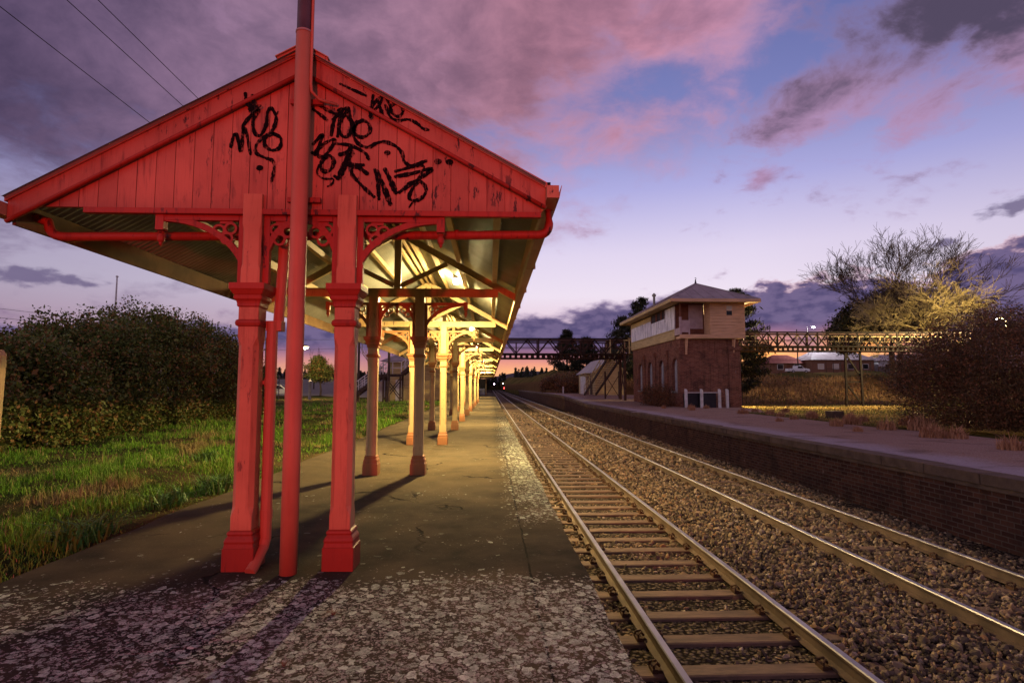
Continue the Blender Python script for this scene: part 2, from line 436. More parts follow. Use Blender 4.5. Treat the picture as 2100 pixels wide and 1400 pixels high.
# ------------------------------------------------------------------ camera
cam = bpy.data.cameras.new('camera'); cam.lens = 20; cam.sensor_width = 36; cam.clip_start = .05; cam.clip_end = 9000
co = bpy.data.objects.new('camera', cam); col.objects.link(co)
co.location = (0, 0, 1.38); co.rotation_euler = (R(90 + 4.556), 0, R(-2.16)); sc.camera = co

# ------------------------------------------------------------------ terrain
def val(x, y, s, seed):
    r = np.random.default_rng(seed); ph = r.uniform(0, 6.28, 12); fr = r.uniform(.5, 2.2, 12); an = r.uniform(0, 6.28, 12)
    return sum(np.sin((x * np.cos(a) + y * np.sin(a)) * f / s + p) / 12 ** .5 for a, f, p in zip(an, fr, ph))
def hgt(x, y):
    x = np.asarray(x, float); y = np.asarray(y, float)
    left = -.07 + .05 * val(x, y, 1.1, 3) + sstep(62, 100, y) * 1.1 + sstep(100, 170, y) * 2.6 + sstep(9, 30, -x) * .2
    right = -.06 - sstep(13, 20, x) * .25 - sstep(40, 54, y) * .2 + .03 * val(x, y, 1.5, 4)
    bx = sstep(14.5, 19, x + sstep(80, 95, y) * 5)
    right = right + bx * (sstep(61, 76, y) * 3.0 + sstep(82, 132, y) * 2.0 + sstep(62, 70, y) * .35 * val(x, y, 3, 8)) + (1 - bx) * sstep(48, 66, y) * .5
    right = right + (1 - bx) * sstep(84, 100, y) * 1.8
    mid = np.full_like(x, -1.32)
    far = sstep(230, 420, y) * 3.5
    h = np.where(x < -3.2, left, np.where(x > 8.6, right, mid))
    return h + far
def ground_sheet(name, xs, ys, mat, edge):
    gx, gy = np.meshgrid(xs, ys); gz = hgt(gx, gy); gz[:, edge] = -1.6
    v = np.stack([gx, gy, gz], -1).reshape(-1, 3); n = len(xs)
    i = (np.arange(len(ys) - 1)[:, None] * n + np.arange(n - 1)[None]).reshape(-1)
    f = np.stack([i, i + 1, i + n + 1, i + n], 1)
    return structure(np_obj(name, v, f, mat, smooth=True))
ysn = np.concatenate([np.arange(-30, 60, .7), np.arange(60, 180, 2), np.arange(180, 420, 12), np.array([420, 600, 1000, 2000, 4500])])
ground_sheet('ground', np.concatenate([np.array([-4000, -1500, -600, -300, -160, -100]), np.arange(-70, -14, 2), np.arange(-14, -3.2, .35), np.array([-3.16])]), ysn, M['ground'], -1)
ground_sheet('field', np.concatenate([np.array([8.66]), np.arange(8.7, 22, .7), np.arange(22, 90, 1.8), np.array([100, 140, 220, 400, 900, 1800, 4000])]), ysn, M['field'], 0)
b = MB(); b.box(-3.3, 8.8, -30, 450, -1.9, -1.13)
structure(b.build('trackbed', M['gravel']))
b = MB(); b.box(-3.25, 8.75, 450, 4500, -1.9, 2.1); structure(b.build('far_ground', M['ground']))

# ------------------------------------------------------------------ platform (this side)
xs = np.linspace(-3.46, .725, 60); ysp = np.concatenate([np.arange(-8, 30, .12), np.arange(30, 132, 1.0)])
gx, gy = np.meshgrid(xs, ysp)
edgeL = .035 * np.sin(gy[:, 0] * 2.1) * np.sin(gy[:, 0] * .7) - np.where(gy[:, 0] > 14, (gy[:, 0] - 14) * .012, 0)
edgeR = .008 * np.sin(gy[:, 0] * 3.3) + rng.normal(0, .004, len(ysp))
t = (gx + 3.46) / 4.185
gx2 = gx + (1 - t) ** 6 * edgeL[:, None] + t ** 12 * edgeR[:, None]
gz = .006 * val(gx, gy, .6, 9) + .003 * val(gx, gy, .2, 10) - t ** 30 * .012
top = np.stack([gx2, gy, gz], -1); nX = len(xs); nY = len(ysp)
v = top.reshape(-1, 3); i = (np.arange(nY - 1)[:, None] * nX + np.arange(nX - 1)[None]).reshape(-1)
f = np.stack([i, i + 1, i + nX + 1, i + nX], 1)
lo = v.copy(); lo[:, 2] = -.12
v = np.concatenate([v, lo]); off = nX * nY
rows = np.arange(nY - 1) * nX
sl = np.stack([rows, rows + nX, rows + nX + off, rows + off], 1); sr = np.stack([rows + nX - 1, rows + nX - 1 + off, rows + 2 * nX - 1 + off, rows + 2 * nX - 1], 1)
cols_ = np.arange(nX - 1); fr = np.stack([cols_, cols_ + off, cols_ + 1 + off, cols_ + 1], 1)
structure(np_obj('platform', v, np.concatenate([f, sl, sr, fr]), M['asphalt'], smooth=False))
b = MB(); b.box(-3.42, .66, -7.9, 131.8, -1.7, -.1)
tag(b.build('retaining_wall', M['brick_wall'], loc=(0, 0, -.1)), 'brick face holding up the asphalt platform under the long awning', 'wall')

# ------------------------------------------------------------------ opposite platform
zz = lambda y: .45 * float(sstep(46, 68, y))
b = MB(); ys_ = [-8] + list(range(0, 40, 4)) + list(np.arange(40, 160, 3.0))
for y0, y1 in zip(ys_[:-1], ys_[1:]):
    for a, bb in ((7.82, 9.2), (9.2, 11), (11, 13.2)):
        b.add([(a, y0, zz(y0)), (bb, y0, zz(y0)), (bb, y1, zz(y1)), (a, y1, zz(y1))], [(0, 1, 2, 3)])
    # falls away to the field behind
    xe = lambda q: 13.55 + 3.4 * float(sstep(31, 36, q)) + .25 * math.sin(q * .9)
    b.add([(13.2, y0, zz(y0)), (xe(y0), y0, zz(y0) - .02), (xe(y1), y1, zz(y1) - .02), (13.2, y1, zz(y1))], [(0, 1, 2, 3)])
    b.add([(xe(y0), y0, zz(y0) - .02), (xe(y0) + .8, y0, zz(y0) - .5), (xe(y1) + .8, y1, zz(y1) - .5), (xe(y1), y1, zz(y1) - .02)], [(0, 1, 2, 3)])
structure(b.build('opposite_platform', M['opp_top'], solid=False))
pw = thing('platform_wall', 'long dark brick wall of the gravel platform across the tracks', 'wall', (7.86, 0, -1.2))
b = MB(); cp = MB(); y = -8
for y0, y1 in zip(ys_[:-1], ys_[1:]):
    z0, z1 = zz(y0), zz(y1)
    b.add([(7.88, y0, -1.6), (7.88, y1, -1.6), (7.88, y1, z1 - .24), (7.88, y0, z0 - .24), (8.2, y0, -1.6), (8.2, y1, -1.6), (8.2, y1, z1 - .24), (8.2, y0, z0 - .24)], [(0, 3, 2, 1), (4, 5, 6, 7), (3, 7, 6, 2), (0, 4, 7, 3), (1, 2, 6, 5)])
    cp.add([(7.84, y0, z0 - .25), (7.84, y1, z1 - .25), (7.84, y1, z1 - .172), (7.84, y0, z0 - .172), (8.15, y0, z0 - .25), (8.15, y1, z1 - .25)], [(0, 3, 2, 1), (0, 1, 5, 4)])
q = -8.0
while q < 160:
    l_ = random.uniform(.9, 1.25) if q < 50 else 3.0; jx, jz = random.gauss(0, .012), random.gauss(0, .006); z0, z1 = zz(q), zz(q + l_); gp = random.uniform(.006, .02)
    xa = 7.80 + jx; c_ = [(xa, q + gp), (8.22, q + gp), (8.22, q + l_), (xa + random.gauss(0, .006), q + l_)]
    cp.add([(u, w, (z0 if i in (0, 1) else z1) + dz) for dz in (-.171, .008 + jz) for i, (u, w) in enumerate(c_)], [(3, 2, 1, 0), (4, 5, 6, 7), (0, 1, 5, 4), (1, 2, 6, 5), (2, 3, 7, 6), (3, 0, 4, 7)]); q += l_
b.build('brick_face', M['brick_wall'], pw, solid=False)
M['coping'] = simple('mossy_coping', (.10, .07, .05), (.17, .12, .085), 3, .9, 0, .5)
cp.build('coping', M['coping'], pw, solid=False, bevel=.012)

# ------------------------------------------------------------------ tracks
RT = -.935
def rail_mesh(x, y0, y1):
    b = MB(); z = RT
    prof = [(-.070, -.157), (.070, -.157), (.070, -.146), (.012, -.128), (.009, -.045), (.034, -.036), (.035, -.012), (.028, 0), (-.028, 0), (-.035, -.012), (-.034, -.036), (-.009, -.045), (-.012, -.128), (-.070, -.146)]
    n = len(prof); seg = [y0, y0 + 40, y0 + 120, y1]
    vs = [(x + u, yy, z + w) for yy in seg for u, w in prof]; fs = []; mi = []
    for s in range(len(seg) - 1):
        for k in range(n):
            b.add([vs[s * n + k], vs[s * n + (k + 1) % n], vs[(s + 1) * n + (k + 1) % n], vs[(s + 1) * n + k]], [(0, 1, 2, 3)], 1 if k in (6, 7, 8) else 0)
    b.add(vs[:n], [tuple(range(n))], 0)
    return b
def clip_mesh(x, y, zs, s):
    b = MB()
    if True:
        b.box(x + s * .075 - .03, x + s * .075 + .03, y - .05, y + .05, zs, zs + .022)
        pts = [(x + s * .115, y - .05, zs + .02), (x + s * .12, y - .045, zs + .06), (x + s * .085, y - .02, zs + .075), (x + s * .055, y, zs + .04), (x + s * .085, y + .02, zs + .078), (x + s * .125, y + .045, zs + .06), (x + s * .13, y + .05, zs + .015)]
        b.tube(pts, .012, 6)
        b.box(x + s * .11 - .025, x + s * .11 + .025, y - .06, y + .06, zs, zs + .035)
    return b
SP = .617
def make_track(xa, xb, label, zs, nsl, jitter, show_clips, step=SP):
    xm = (xa + xb) / 2
    t = thing('railway_track', label, 'track', (xm, 0, RT - .16), 'railway tracks between the platforms')
    for x in (xa, xb): rail_mesh(x, -6, 430).build('rail', [M['rail_side'], M['rail_top']], t, solid=False)
    proto = None
    hw = 1.20
    for k in range(nsl):
        y = 2.05 + k * step
        if k == 0:
            b = MB()
            prof = [(-.115, -.09), (-.105, -.01), (-.085, 0), (.085, 0), (.105, -.01), (.115, -.09)]
            b.prism([(y + u, zs + w) for u, w in prof], 'x', xm - hw, xm + hw)
            proto = b.build('sleeper', M['sleeper'], t, bevel=.004)
            for x in (xa, xb):
                for s_ in (-1, 1): clip_mesh(x, y, zs, s_).build('rail_clip', M['iron'], proto)
        else:
            c = proto.copy(); col.objects.link(c); c.parent = t
            c.location = (random.uniform(-.03, .03), k * step + random.uniform(-1, 1) * jitter, random.uniform(-.006, .004)); c.rotation_euler = (0, 0, random.gauss(0, jitter * .35))
            if y < 32:
                for ch in proto.children:
                    d = ch.copy(); col.objects.link(d); d.parent = c
    b = MB()
    for k in range(nsl, 400):
        y = 2.05 + k * step; b.box(xm - hw, xm + hw, y - .1, y + .1, zs - .08, zs)
    o = b.build('sleeper', M['sleeper'], t); o['kind'] = 'stuff'
make_track(1.57, 3.075, 'railway track with bright rails and bare rusty sleepers beside the awning platform', RT - .158, 96, .01, True)
make_track(5.05, 6.555, 'railway track half buried in stones beside the dark brick platform wall', RT - .160, 96, .03, True)

# ballast stones
def ico():
    t = (1 + 5 ** .5) / 2
    v = np.array([(-1, t, 0), (1, t, 0), (-1, -t, 0), (1, -t, 0), (0, -1, t), (0, 1, t), (0, -1, -t), (0, 1, -t), (t, 0, -1), (t, 0, 1), (-t, 0, -1), (-t, 0, 1)], float)
    f = np.array([(0, 11, 5), (0, 5, 1), (0, 1, 7), (0, 7, 10), (0, 10, 11), (1, 5, 9), (5, 11, 4), (11, 10, 2), (10, 7, 6), (7, 1, 8), (3, 9, 4), (3, 4, 2), (3, 2, 6), (3, 6, 8), (3, 8, 9), (4, 9, 5), (2, 4, 11), (6, 2, 10), (8, 6, 7), (9, 8, 1)])
    return v / np.linalg.norm(v[0]), f
def rotmats(n):
    q = rng.normal(size=(n, 4)); q /= np.linalg.norm(q, axis=1)[:, None]; w, x, y, z = q.T
    return np.stack([np.stack([1 - 2 * (y * y + z * z), 2 * (x * y - z * w), 2 * (x * z + y * w)], -1), np.stack([2 * (x * y + z * w), 1 - 2 * (x * x + z * z), 2 * (y * z - x * w)], -1), np.stack([2 * (x * z - y * w), 2 * (y * z + x * w), 1 - 2 * (x * x + y * y)], -1)], 1)
def bedz(x, y):
    z = np.full_like(x, RT - .235)
    z = np.where((x > 3.15) & (x < 4.95), RT - .165 + .035 * np.sin((x - 3.1) / 1.85 * PI), z)
    z = np.where((x > 4.95) & (x < 6.75), RT - .185, z)
    z = np.where(x > 6.75, RT - .17 - .05 * (x - 6.75), z)
    z = np.where(x < 1.45, RT - .215, z)
    return z + .018 * val(x, y, .5, 21)
iv, ifc = ico(); SV = []; SF = []; o_ = 0
for y0, y1, dens, sz in ((2.6, 9, 760, .0225), (9, 16, 520, .026), (16, 28, 230, .036), (28, 55, 90, .05)):
    n = int((7.86 - .7) * (y1 - y0) * dens)
    x = rng.uniform(.70, 7.88, n); y = rng.uniform(y0, y1, n)
    r = sz * np.exp(rng.normal(0, .28, n)); r = np.clip(r, .4 * sz, 1.8 * sz)
    # keep the sleeper tops and rail heads mostly clean
    k = np.round((y - 2.05) / SP); on = (np.abs(y - 2.05 - k * SP) < .115) & (x > 1.12) & (x < 3.52)
    keep = ~on | (rng.uniform(size=n) < .17)
    for xr in (1.57, 3.075, 5.05, 6.555): keep &= np.abs(x - xr) > .075 + .3 * r
    on2 = (np.abs(y - 2.05 - k * SP) < .10) & (x > 4.6) & (x < 7.0); keep &= ~on2 | (rng.uniform(size=n) < .45)
    x, y, r = x[keep], y[keep], r[keep]; n = len(x)
    sc3 = np.stack([np.exp(rng.normal(0, .25, n)), np.exp(rng.normal(0, .25, n)), rng.uniform(.55, .95, n)], 1)
    shp = iv[None] * (1 + rng.uniform(-.34, .30, (n, 12, 1))) * sc3[:, None]
    tilt = rotmats(n); yaw_only = rng.uniform(size=n) < .5
    pts = np.einsum('nij,nkj->nki', tilt, shp) * r[:, None, None]
    z = bedz(x, y) + rng.uniform(-.3, .9, n) * r + np.where(on2[keep], .02, 0)
    pts += np.stack([x, y, z], 1)[:, None]
    SV.append(pts.reshape(-1, 3)); SF.append((ifc[None] + (np.arange(n) * 12)[:, None, None]).reshape(-1, 3) + o_); o_ += n * 12
tag(np_obj('ballast_stones', np.concatenate(SV), np.concatenate(SF), M['stone']), 'loose brown ballast stones between and around the rails', 'gravel', kind='stuff')
# smooth fill below the stones
gxb = np.array([.66, 1.0, 1.45, 1.57, 3.07, 3.2, 3.7, 4.1, 4.5, 4.9, 5.1, 6.6, 6.9, 7.4, 7.9]); gyb = np.concatenate([np.arange(-4, 60, .5), np.arange(60, 440, 10)])
gx, gy = np.meshgrid(gxb, gyb); v = np.stack([gx, gy, bedz(gx, gy) - .012], -1).reshape(-1, 3); n = len(gxb)
i = (np.arange(len(gyb) - 1)[:, None] * n + np.arange(n - 1)[None]).reshape(-1)
structure(np_obj('ballast', v, np.stack([i, i + 1, i + n + 1, i + n], 1), M['gravel'], smooth=True))
# ------------------------------------------------------------------ awning
AX, SL, ZR = -1.515, .557, 4.08
CXL, CXR = AX - .37, AX + .37
EL, ER = -3.755, .435
YF = 4.55; BAY = 4.68; YEND = 100
rz = lambda x: ZR - SL * abs(x - AX)
AW = thing('platform_awning', 'long gabled station awning, red lit graffiti gable in front and cream posts behind', 'awning', (AX, YF, 0))
SH = [(.118, .004, 0), (.118, .004, .172), (.112, .004, .176), (.108, .006, .205), (.112, .008, .222), (.106, .01, .240), (.092, .008, .262), (.098, .008, .276), (.094, .006, .290), (.080, .005, .30)]
CAP = [(.079, .004, 2.0), (.088, .004, 2.008), (.088, .004, 2.028), (.092, .004, 2.045), (.108, .008, 2.062), (.110, .008, 2.078), (.104, .006, 2.092), (.112, .004, 2.100), (.128, .004, 2.128), (.136, .004, 2.138), (.136, .004, 2.183), (.10, .004, 2.186)]
def make_column(x, y, mc='cream', mt='maroon'):
    b = MB(); b.loft(x, y, [(.080, .005, .30), (.080, .005, .40), (.080, .034, .47), (.078, .034, 1.70), (.078, .005, 1.77), (.078, .005, 2.0)])
    b.loft(x, y, [(.0745, .004, 2.186), (.0745, .004, 2.30), (.072, .014, 2.34), (.072, .014, 2.62), (.0745, .004, 2.66), (.0745, .004, 2.905)])
    c = b.build('column', M[mc], AW, bevel=.002)
    MB().loft(x, y, SH).build('base', M[mt], c)
    MB().loft(x, y, CAP).build('capital', M[mt], c)
    MB().loft(x, y, [(.079, .004, 1.848), (.092, .006, 1.856), (.098, .012, 1.876), (.092, .006, 1.896), (.079, .004, 1.904)]).build('neck_ring', M[mt], c)
    return c
from mathutils.geometry import delaunay_2d_cdt
def plate(b, cs, r0, r1, ya, yb_):
    cx, cz = sum(c[0] for c in cs) / 3, sum(c[1] for c in cs) / 3; N = 40; outer = []
    for k in range(N):
        t = 2 * PI * k / N; d = (math.cos(t), math.sin(t)); best = .02
        for c in cs:
            ox, oz = c[0] - cx, c[1] - cz; m_ = ox * d[0] + oz * d[1]; disc = r1 * r1 - (ox * ox + oz * oz - m_ * m_)
            if disc > 0: best = max(best, m_ + math.sqrt(disc))
        outer.append((cx + best * d[0], cz + best * d[1]))
    loops = [outer] + [[(c[0] + r0 * math.cos(2 * PI * k / 14), c[1] + r0 * math.sin(2 * PI * k / 14)) for k in range(14)] for c in cs]
    V = [Vector(q) for L_ in loops for q in L_]; E_ = []; o_ = 0
    for L_ in loops: E_ += [(o_ + i, o_ + (i + 1) % len(L_)) for i in range(len(L_))]; o_ += len(L_)
    v, e, f, *_ = delaunay_2d_cdt(V, E_, [], 0, 1e-6)
    f = [q for q in f if all((Vector(c) - sum((v[i] for i in q), Vector((0, 0))) / len(q)).length > r0 * .97 for c in cs)]
    o_ = 0
    def inside(pt):
        r = False; j = N - 1
        for i in range(N):
            if (outer[i][1] > pt[1]) != (outer[j][1] > pt[1]) and pt[0] < (outer[j][0] - outer[i][0]) * (pt[1] - outer[i][1]) / (outer[j][1] - outer[i][1]) + outer[i][0]: r = not r
            j = i
        return r
    f = [q for q in f if inside(sum((v[i] for i in q), Vector((0, 0))) / len(q))]
    b.add([(q[0], ya, q[1]) for q in v], f); b.add([(q[0], yb_, q[1]) for q in v], f)
    for L_ in loops:
        n = len(L_); b.add([(q[0], w, q[1]) for w in (ya, yb_) for q in L_], [(i, (i + 1) % n, n + (i + 1) % n, n + i) for i in range(n)])
def make_bracket(x0, sgn, a, y, mat):
    b = MB(); bz, tz = 2.195, 2.742; H_ = tz - bz; th = .022
    X_ = lambda u: x0 + sgn * u
    n = 16; C = [k / n * PI / 2 for k in range(n + 1)]; hh = H_ - .05
    inn = [(X_(.004 + a * (1 - math.cos(t))), bz + hh * math.sin(t)) for t in C]
    out = [(X_(max(0, a * (1 - math.cos(t)) - .048 * math.cos(t))), bz + (hh + .048) * math.sin(t)) for t in C]
    b.strip(inn, out, 'y', y - th, y + th)
    b.box(min(X_(0), X_(.048)), max(X_(0), X_(.048)), y - th - .002, y + th + .002, bz + .0, tz)
    b.box(min(X_(.05), X_(a + .03)), max(X_(.05), X_(a + .03)), y - th - .0035, y + th + .0035, tz - .042, tz)
    cx, cz = (.155, tz - .135) if a > .4 else (.135, tz - .14)
    plate(b, [(X_(cx + du), cz + dw) for du, dw in ((.052, .014), (-.040, .030), (-.012, -.050))], .0335, .052, y - th + .002, y + th - .002)
    b.box(min(X_(cx - .05), X_(cx + .05)), max(X_(cx - .05), X_(cx + .05)), y - .011, y + .011, cz + .07, tz - .04)
    o = b.build('bracket', mat, AW, bevel=.003)
    if a > .4:
        p = MB(); px = X_(a + .005)
        p.box(px - .032, px + .032, y - .032, y + .032, 2.62, 2.752); p.lathe(px, y, [(.018, 2.615), (.03, 2.605), (.018, 2.59), (.03, 2.565), (.026, 2.54), (.012, 2.522), (.014, 2.512), (.002, 2.495)], 10)
        p.build('pendant', mat, o)
    return o
col0 = None
for n in range(19):
    y = YF + BAY * n
    if n < 2:
        mc, mt = (('red_lit_cream', 'red_lit_trim'), ('cream', 'maroon'))[n]
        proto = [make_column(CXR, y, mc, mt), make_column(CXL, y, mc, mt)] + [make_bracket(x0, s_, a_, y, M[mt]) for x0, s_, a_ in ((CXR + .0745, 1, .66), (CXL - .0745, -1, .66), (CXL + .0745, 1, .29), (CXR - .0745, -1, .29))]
    else:
        for k, o in enumerate(proto):
            if n > 10 and k != 1: continue
            copy_tree(o, AW, (0, BAY * (n - 1), 0))
c = copy_tree(proto[0], AW, (.40, 95.2 - YF - BAY, 0))
for k in (0, 1):
    copy_tree(proto[2], AW, (.40, 95.2 - YF - BAY, 0)) if k == 0 else None
p = MB(); p.lathe(AX, YF, [(.02, 2.70), (.035, 2.68), (.02, 2.65), (.032, 2.62), (.028, 2.59), (.012, 2.57), (.016, 2.55), (.002, 2.52)], 10)
pd = p.build('pendant', M['maroon'], AW)
for n in range(1, 11):
    c = pd.copy(); col.objects.link(c); c.parent = AW; c.location = (0, BAY * n, 0)
# trusses
def truss(y):
    b = MB(); t = .035
    b.box(-3.16, .12, y - t, y + t, 2.835, 2.972)
    for s, xe in ((1, .12), (-1, -3.16)):
        rr = lambda x, d: (x, ZR - SL * abs(x - AX) - d)
        xa = AX + s * .057; xo = ER - .03 if s > 0 else EL + .03
        b.prism([rr(xa, .12), rr(xo, .12), rr(xo, .24), rr(xa, .24)], 'y', y - t + .002, y + t - .002)
        b.box(min(xe, xe - s * .085), max(xe, xe - s * .085), y - t + .004, y + t - .004, 2.974, rz(xe) - .2)
        b.bar((xa, y, 3.02), (AX + s * .80, y, rz(AX + s * .80) - .25), .06, .075)
    b.box(AX - .055, AX + .055, y - t - .004, y + t + .004, 2.976, ZR - .14)
    return b.build('truss', M['cream'], AW, bevel=.003)
t0 = truss(YF + BAY)
for n in range(2, 21):
    c = t0.copy(); col.objects.link(c); c.parent = AW; c.location = (0, BAY * (n - 1), 0)
# corrugated roof sheets
def corr(xa, xb):
    step = .076 / 6; ys = np.arange(4.40, YEND, step); w = .009 * np.sin((ys - 4.4) / .076 * 2 * PI)
    V = []
    for dz in (0, .0016):
        for x in (xa, xb): V.append(np.stack([np.full_like(ys, x), ys, rz(x) + w + dz], 1))
    n = len(ys); v = np.concatenate(V); i = np.arange(n - 1)
    f = np.concatenate([np.stack([i, i + 1, i + 1 + n, i + n], 1), np.stack([i + 2 * n, i + 3 * n, i + 1 + 3 * n, i + 1 + 2 * n], 1)])
    return np_obj('roof_sheet', v, f, M['galv'], AW, smooth=True)
corr(AX - .01, EL); corr(AX + .01, ER)
b = MB()
for s in (1, -1):
    b.prism([(AX, ZR + .05), (AX + s * .21, ZR + .05 - SL * .21), (AX + s * .21, ZR + .042 - SL * .21), (AX, ZR + .042)], 'y', 4.41, YEND)
    b.prism([(AX, ZR + .045), (AX + s * .20, ZR + .045 - SL * .20), (AX + s * .20, ZR + .012 - SL * .20), (AX, ZR - .02)], 'y', 4.43 + .001 * s, 4.455 + .001 * s)
b.build('ridge_cap', M['pipe'], AW)
def purlin(x, w, d, dz=.012):
    b = MB(); b.box(x - w / 2, x + w / 2, 4.56, YEND - .05, rz(x) - dz - d, rz(x) - dz - SL * w / 2); b.build('purlin', M['cream'], AW)
for x, w, d in ((.06, .075, .13), (-.52, .075, .11), (-1.02, .06, .10), (AX + .13, .05, .13), (AX - .13, .05, .13), (-2.05, .06, .10), (-2.60, .075, .11), (-3.12, .075, .13)): purlin(x, w, d)
b = MB(); b.box(AX - .02, AX + .02, 4.56, YEND - .05, ZR - .20, ZR - .03); b.build('ridge_board', M['cream'], AW)
for x0, x1, zt, zb in ((ER - .035, ER - .010, rz(ER) - .002, rz(ER) - .19), (EL + .010, EL + .035, rz(EL) + .004, rz(EL) - .19)):
    b = MB(); yy = 4.51
    while yy < YEND - .1:
        b.box(x0, x1, yy, min(yy + 3.596, YEND - .05), zb, zt); yy += 3.6
    b.build('fascia', M['cream' if x0 > 0 else 'dark_trim'], AW)
def gutter(x0, x1, z1):
    z0 = z1 - .10; b = MB(); y0, y1 = 4.36, YEND
    b.box(x0, x1, y0, y1, z0, z0 + .004); b.box(x0, x0 + .004, y0, y1, z0 + .004, z1); 
    b.prism([(x1 - .004, z0 + .004), (x1, z0 + .004), (x1 + .02, z1), (x1 + .016, z1)] if x1 > 0 else [(x1 - .004, z0 + .004), (x1, z0 + .004), (x1, z1), (x1 - .004, z1)], 'y', y0, y1)
    b.box(x0 + .004, x1 - .004, y0, y0 + .004, z0 + .004, z1)
    for k in range(54):
        yy = y0 + .9 + 1.8 * k; b.box(x0 - .003, x1 + .006, yy, yy + .035, z0 - .004, z0 + .0), b.box(x1 + .003, x1 + .023, yy, yy + .035, z0, z1 + .002)
    b.build('gutter', M['pipe'], AW)
gutter(ER + .005, ER + .105, rz(ER) - .03); gutter(EL - .105, EL - .005, rz(EL) - .03)
# front gable
b = MB(); yb = 4.502; w = .146; x = EL + .22; k = 0
zb = 2.79
while x < ER - .05:
    x1 = min(x + w - .004, ER - .02)
    zl, zr_ = rz(x) - .10, rz(x1) - .10
    poly = [(x, zb), (x1, zb), (x1, max(zr_, zb + .002)), (x, max(zl, zb + .002))]
    if x < AX < x1: poly = [(x, zb), (x1, zb), (x1, zr_), (AX, ZR - .10), (x, zl)]
    if max(zl, zr_) > zb + .01: b.prism(poly, 'y', yb + random.uniform(0, .002), yb + .022)
    x += w
b.prism([(EL + .3, 2.79), (ER - .02, 2.79), (ER - .02, rz(ER) - .12), (AX, ZR - .12), (EL + .3, 2.80)], 'y', yb + .018, yb + .030)
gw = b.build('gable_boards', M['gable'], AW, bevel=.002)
b = MB(); b.box(EL + .56, ER - .03, yb - .018, yb + .035, 2.742, 2.787); b.build('gable_sill', M['red_lit_trim'], AW, bevel=.004)
for s, xe in ((1, ER + .005), (-1, EL)):
    b = MB(); q = lambda x, d: (x, ZR + .022 - SL * abs(x - AX) - d)
    b.prism([q(AX, .012), q(xe, .012), q(xe, .205), q(AX, .205)], 'y', 4.466 + .0012 * (s > 0), 4.495)
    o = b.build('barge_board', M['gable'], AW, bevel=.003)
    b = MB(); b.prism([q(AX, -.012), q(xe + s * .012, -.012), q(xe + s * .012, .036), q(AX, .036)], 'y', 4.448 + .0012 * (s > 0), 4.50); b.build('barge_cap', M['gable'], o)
    b = MB(); xs_ = np.linspace(AX + s * .05, xe, 3); b.tube([(x_, 4.463, q(x_, .198)[1]) for x_ in xs_], .017, 8); b.build('barge_roll', M['red_lit_trim'], o, smooth=True)
b = MB(); b.box(ER + .012, ER + .045, 4.46, 4.52, rz(ER) - .03, rz(ER) + .03); b.build('barge_end_bracket', M['black'], AW)
# rain water pipe across the front
def elbow(p0, p1, p2, r, n=6):
    p0, p1, p2 = Vector(p0), Vector(p1), Vector(p2); a = (p0 - p1).normalized() * r; c = (p2 - p1).normalized() * r
    return [p1 + a * (1 - t) ** 2 + c * t ** 2 for t in [i / n for i in range(n + 1)]]
yp = 4.70
pts = [(ER + .055, yp, rz(ER) - .13)] + elbow((ER + .055, yp, 3), (ER + .055, yp, 2.655), (0, yp, 2.655), .10) + [(-1.0, yp, 2.635), (-2.4, yp, 2.615)] + elbow((-3, yp, 2.605), (EL + .15, yp, 2.60), (EL + .12, yp, 3), .12) + [(EL + .03, yp, 2.76)]
b = MB(); b.tube(pts, .037, 12)
for x in (-.30, -2.72): b.tube([(x, yp, 2.65 if x > -1 else 2.613), (x + .03, yp, 2.65 if x > -1 else 2.613)], .043, 12)
o = b.build('cross_pipe', M['red_lit_trim'], AW, smooth=True)
b = MB()
b.tube([(-1.712, yp, 2.60), (-1.712, yp, 2.42)] + elbow((-1.712, yp, 2.4), (-1.722, 4.66, 1.865), (-1.712, 4.6, 1.86), .02, 2), .042, 12)
b.box(-1.79, -1.67, 4.58, 4.67, 1.825, 1.905)
b.tube([(-1.745, 4.60, 1.90), (-1.745, 4.60, .30), (-1.745, 4.60, .20)], .043, 12)
b.tube([(-1.745, 4.60, .21), (-1.75, 4.575, .15), (-1.765, 4.43, .035), (-1.772, 4.395, .012)], .042, 12)
for z in (.36, 1.38): b.tube([(-1.745, 4.60, z), (-1.745, 4.60, z + .07)], .047, 12)
b.box(-1.81, -1.75, 4.595, 4.615, 1.40, 1.43)
b.build('downpipe', M['red_lit_pole'], AW, smooth=False)
